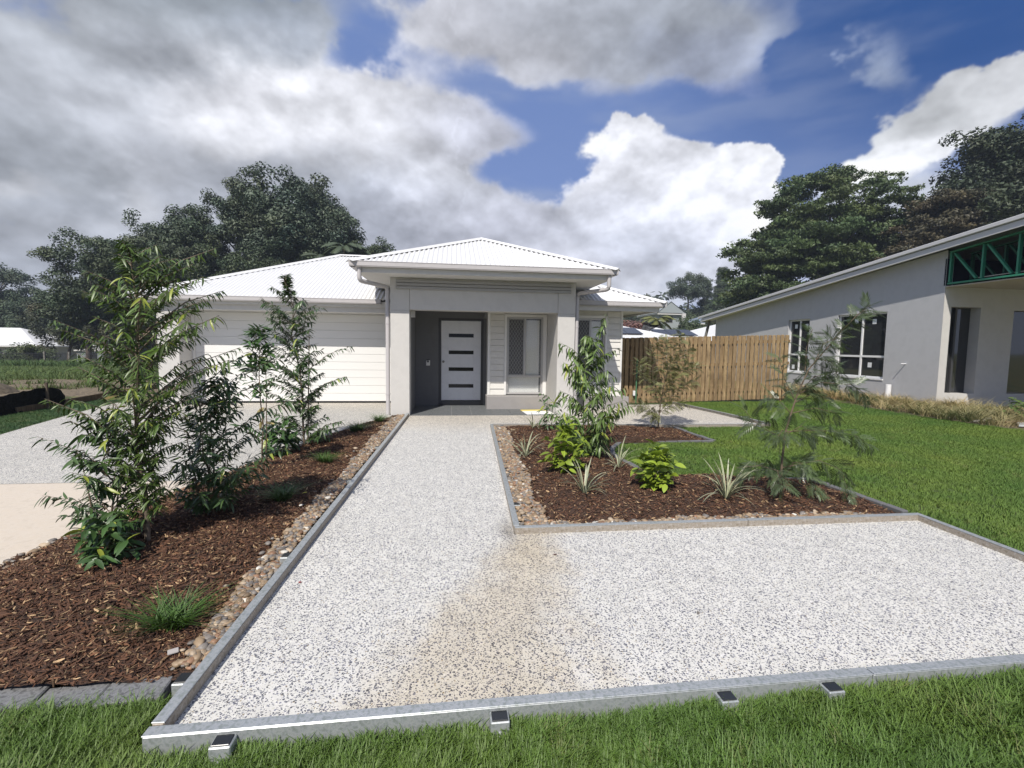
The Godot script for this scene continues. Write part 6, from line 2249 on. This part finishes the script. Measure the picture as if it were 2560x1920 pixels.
	flax("strappy plant at the back steel edging beside the feathery shrub", 3.05, 8.95, 26, 0.95, 425)
	flax("small strappy plant at the back corner of the right bed near the porch", 1.50, 8.75, 18, 0.9, 426)
	# feathery grevilleas
	var fr := []
	for k in 4: fr.append(frond_mesh(0.15 + 0.02 * k, 8 + k % 2, 0.092, 0.0056, 70 + k))
	o = thing("grevillea", "upright feathery shrub before the timber fence, at the back of the right bed", "shrub", P(4.0, ry.call(3.9, 8.9), 8.9))
	grevillea(o, 431, fr, [[[0, 0, 0], [0.04, 0.5, 0], [0.12, 1.0, 0], [0.28, 1.5, 0], [0.42, 1.85, 0]], [[0.03, 0.4, 0], [-0.15, 0.9, 0.05], [-0.18, 1.4, 0], [-0.05, 1.75, 0]], [[0.08, 0.8, 0], [0.3, 1.05, 0.1], [0.62, 1.35, 0.1]], [[0.04, 0.6, 0], [-0.3, 1.0, -0.1], [-0.42, 1.3, 0]], [[0.02, 0.3, 0], [0.35, 0.75, 0], [0.7, 0.95, 0.1]], [[0.02, 0.2, 0], [-0.3, 0.45, 0.1], [-0.5, 0.5, 0.2]], [[0.1, 0.9, 0], [0.1, 1.4, -0.1], [0.12, 1.8, 0]], [[0.02, 0.3, 0], [0.2, 0.5, 0.2], [0.4, 0.55, 0.3]], [[0.02, 0.25, 0], [-0.15, 0.35, 0.2], [-0.25, 0.3, 0.3]], [[0.1, 1.0, 0], [0.35, 1.3, 0], [0.6, 1.6, 0]], [[0.05, 0.6, 0], [0.4, 1.1, 0.1], [0.75, 1.25, 0.1]]], 46, 0.2)
	o = thing("grevillea", "lanky feathery shrub leaning right at the right end of the garden bed, nearest the camera", "shrub", P(3.60, ry.call(3.60, 4.78), 4.78))
	grevillea(o, 432, fr, [[[0, 0, 0], [-0.01, 0.35, 0], [0.01, 0.69, 0], [0.07, 0.92, 0], [0.13, 1.12, 0], [0.24, 1.38, 0], [0.43, 1.60, 0], [0.6, 1.8, 0], [0.78, 1.98, 0], [0.93, 2.09, 0]],
		[[0.02, 0.7, 0], [0.25, 0.72, 0.05], [0.55, 0.71, 0.05], [0.82, 0.66, 0.05], [1.03, 0.52, 0.05]],
		[[0.0, 0.62, 0], [-0.25, 0.72, 0.1], [-0.42, 0.82, 0.1], [-0.58, 0.98, 0.1]],
		[[0.0, 0.30, 0], [0.35, 0.40, 0.1], [0.58, 0.30, 0.15], [0.66, 0.02, 0.2]],
		[[0.12, 1.1, 0], [0.4, 1.24, 0], [0.72, 1.22, 0.05], [0.9, 1.12, 0.05]],
		[[0.1, 1.05, 0], [-0.05, 1.30, 0], [-0.12, 1.52, 0]],
		[[0.2, 1.35, 0], [0.2, 1.62, 0], [0.26, 1.82, 0]],
		[[0.0, 0.25, 0], [-0.3, 0.34, 0.05], [-0.58, 0.32, 0.05]],
		[[0.0, 0.15, 0], [0.05, 0.38, 0.1], [0.1, 0.42, 0.25]],
		[[0.0, 0.15, 0], [-0.15, 0.30, 0.12], [-0.2, 0.18, 0.28]],
		[[0.0, 0.12, 0], [0.2, 0.24, 0.1], [0.28, 0.10, 0.2]],
		[[0.36, 1.5, 0], [0.5, 1.46, 0.02], [0.6, 1.28, 0.02]],
		[[0.10, 1.02, 0], [0.3, 1.13, 0.03], [0.46, 1.04, 0.05]], [[0.13, 1.12, 0], [0.34, 1.30, -0.03], [0.54, 1.34, -0.05]], [[0.06, 0.9, 0], [0.28, 0.97, 0.08], [0.5, 0.92, 0.12]],
		[[0.06, 0.9, 0], [-0.12, 1.06, 0.03], [-0.26, 1.1, 0.05]], [[0.01, 0.66, 0], [0.12, 0.78, 0.1], [0.2, 0.70, 0.2]], [[0.01, 0.66, 0], [-0.1, 0.74, 0.1], [-0.2, 0.66, 0.16]], [[0.3, 1.44, 0], [0.38, 1.66, 0.02], [0.5, 1.72, 0.03]]], 27, 0.36)


func grevillea(o: Node3D, sd: int, shapes: Array, arms: Array, per_m: int, low: float) -> void:
	var r := RandomNumberGenerator.new()
	r.seed = sd
	var m := MB.new()
	var list := []
	for a in arms.size():
		var pts := []
		for q in arms[a]: pts.append(Vector3(q[0], q[1], q[2]))
		var rad := []
		var r0 := 0.014 if a == 0 else 0.0055
		for s in pts.size(): rad.append(lerpf(r0, 0.002, float(s) / (pts.size() - 1)))
		m.tube(pts, rad, 6)
		var ln := 0.0
		for s in pts.size() - 1: ln += pts[s].distance_to(pts[s + 1])
		var n := int(ln * per_m) + 3
		for k in n:
			var t := lerpf(0.10 if a else low, 1.0, (k + r.randf() * 0.7) / n)
			var p := sample(pts, t)
			var fwd := (sample(pts, minf(t + 0.05, 1.0)) - sample(pts, maxf(t - 0.05, 0.0))).normalized()
			var an := k * 2.399
			var side := fwd.cross(Vector3(0.2, 0.9, 0.3)).normalized()
			var dir := (fwd * 0.7 + Basis(fwd, an) * side * 0.8 + Vector3(0, -0.25 + r.randfn() * 0.15, 0)).normalized()
			var s := r.randf_range(0.6, 1.05)
			var e := [Transform3D(aim(dir, r, 0.5) * Basis.from_scale(Vector3(s, s, s)), p), r.randi() % 60]
			list.append(e)
	obj("stem", m.mesh(), M.twig_brown, o)
	set_leaves(o, "frond", shapes, trio("grevillea" if sd == 432 else "olive"), list)


# ------------------------------------------------------------------ small things
func build_small() -> void:
	var pk := thing("packaging_sheet", "white and yellow flat packaging lying on the porch tiles beside the plinth", "packaging", P(2.02, 0.006, 11.15), 0.06)
	slab(pk, "white_sheet", Vector3(-0.36, 0, -0.12), Vector3(0.30, 0.012, 0.40), M.white_pack, 0.003)
	slab(pk, "yellow_strip", Vector3(-0.36, 0.0, -0.36), Vector3(0.28, 0.014, -0.122), M.yellow_pack, 0.003)
	var r := RandomNumberGenerator.new()
	r.seed = 91
	var fl := leaf_mesh(0.05, 0.028, 0.3, 0.3)
	var spots := [["yellow fallen flower on the pebbles beside the path", -1.50, 5.13, 0.055, Color(0.62, 0.52, 0.05)], ["tiny red leaf on the entry path by the left edging", -1.05, 3.35, 0.03, Color(0.30, 0.03, 0.03)], ["brown leaf on the path below the corner of the right bed", 0.83, 3.62, 0.035, Color(0.10, 0.05, 0.04)], ["grey brown leaf in the middle of the wide path", 1.55, 2.75, 0.03, Color(0.16, 0.14, 0.12)]]
	for s in spots:
		var y: float = gh(s[1], s[2]) + 0.006
		if s[1] < -1.3: y = bed_y(LEFT_BED, s[1], s[2]) + 0.03
		var o := obj("fallen_leaf", fl, mat(s[4].r, s[4].g, s[4].b, 0.6), self, Transform3D(Basis(Vector3.UP, r.randf() * TAU) * Basis.from_scale(Vector3.ONE * s[3] / 0.05), P(s[1], y, s[2])))
		tag(o, s[0], "leaf")
	var fk := MB.new()
	fk.box(Vector3.ZERO, Vector3(0.05, 0.008, 0.03), 0.003, Basis(Vector3.UP, 0.5) * Basis(Vector3.RIGHT, 0.5))
	var f := obj("stone_flake", fk.mesh(), mat(0.34, 0.32, 0.30, 0.8), self, Transform3D(Basis.IDENTITY, P(-1.46, bed_y(LEFT_BED, -1.46, 2.62) + 0.03, 2.62)))
	tag(f, "flat pale stone chip in the front right corner of the left bed", "stone")
	# rubbish in the weeds by the grey house
	var bits := [["pale plank lying at the lawn edge before the grey porch", 11.42, 9.0, 0.55, 0.10, 0.3, Color(0.55, 0.50, 0.42)], ["short pale offcut in the dry weeds before the grey porch", 11.15, 9.6, 0.35, 0.08, 1.2, Color(0.62, 0.56, 0.46)], ["white plastic scrap in the weeds at the right edge", 11.75, 8.45, 0.42, 0.22, 0.7, Color(0.62, 0.65, 0.66)], ["brown board half buried in the weeds at right", 11.6, 8.75, 0.7, 0.12, -0.4, Color(0.26, 0.18, 0.11)]]
	for b in bits:
		var m := MB.new()
		m.box(Vector3.ZERO, Vector3(b[3], 0.03, b[4]), 0.004, Basis(Vector3.BACK, 0.08))
		var o := obj("offcut", m.mesh(), mat(b[6].r, b[6].g, b[6].b, 0.8), self, Transform3D(Basis(Vector3.UP, b[5]), P(b[1], gh(b[1], b[2]) + 0.05, b[2])))
		tag(o, b[0], "debris", "scraps in the weeds")
	var w := thing("weed_plant", "leafy green weed in the dry grass at the right edge, before the grey porch", "plant", P(12.35, gh(12.35, 9.0), 9.0))
	sapling(w, 0.5, [[0.05, 0.3], [0.3, 0.45], [0.55, 0.25]], 18, 9, leaves_of(0.12, 0.05, 0.4, 0.2), trio("mango"), M.twig_green, 441, {"thick": 0.008, "droop": 0.2, "fresh": 0.1})
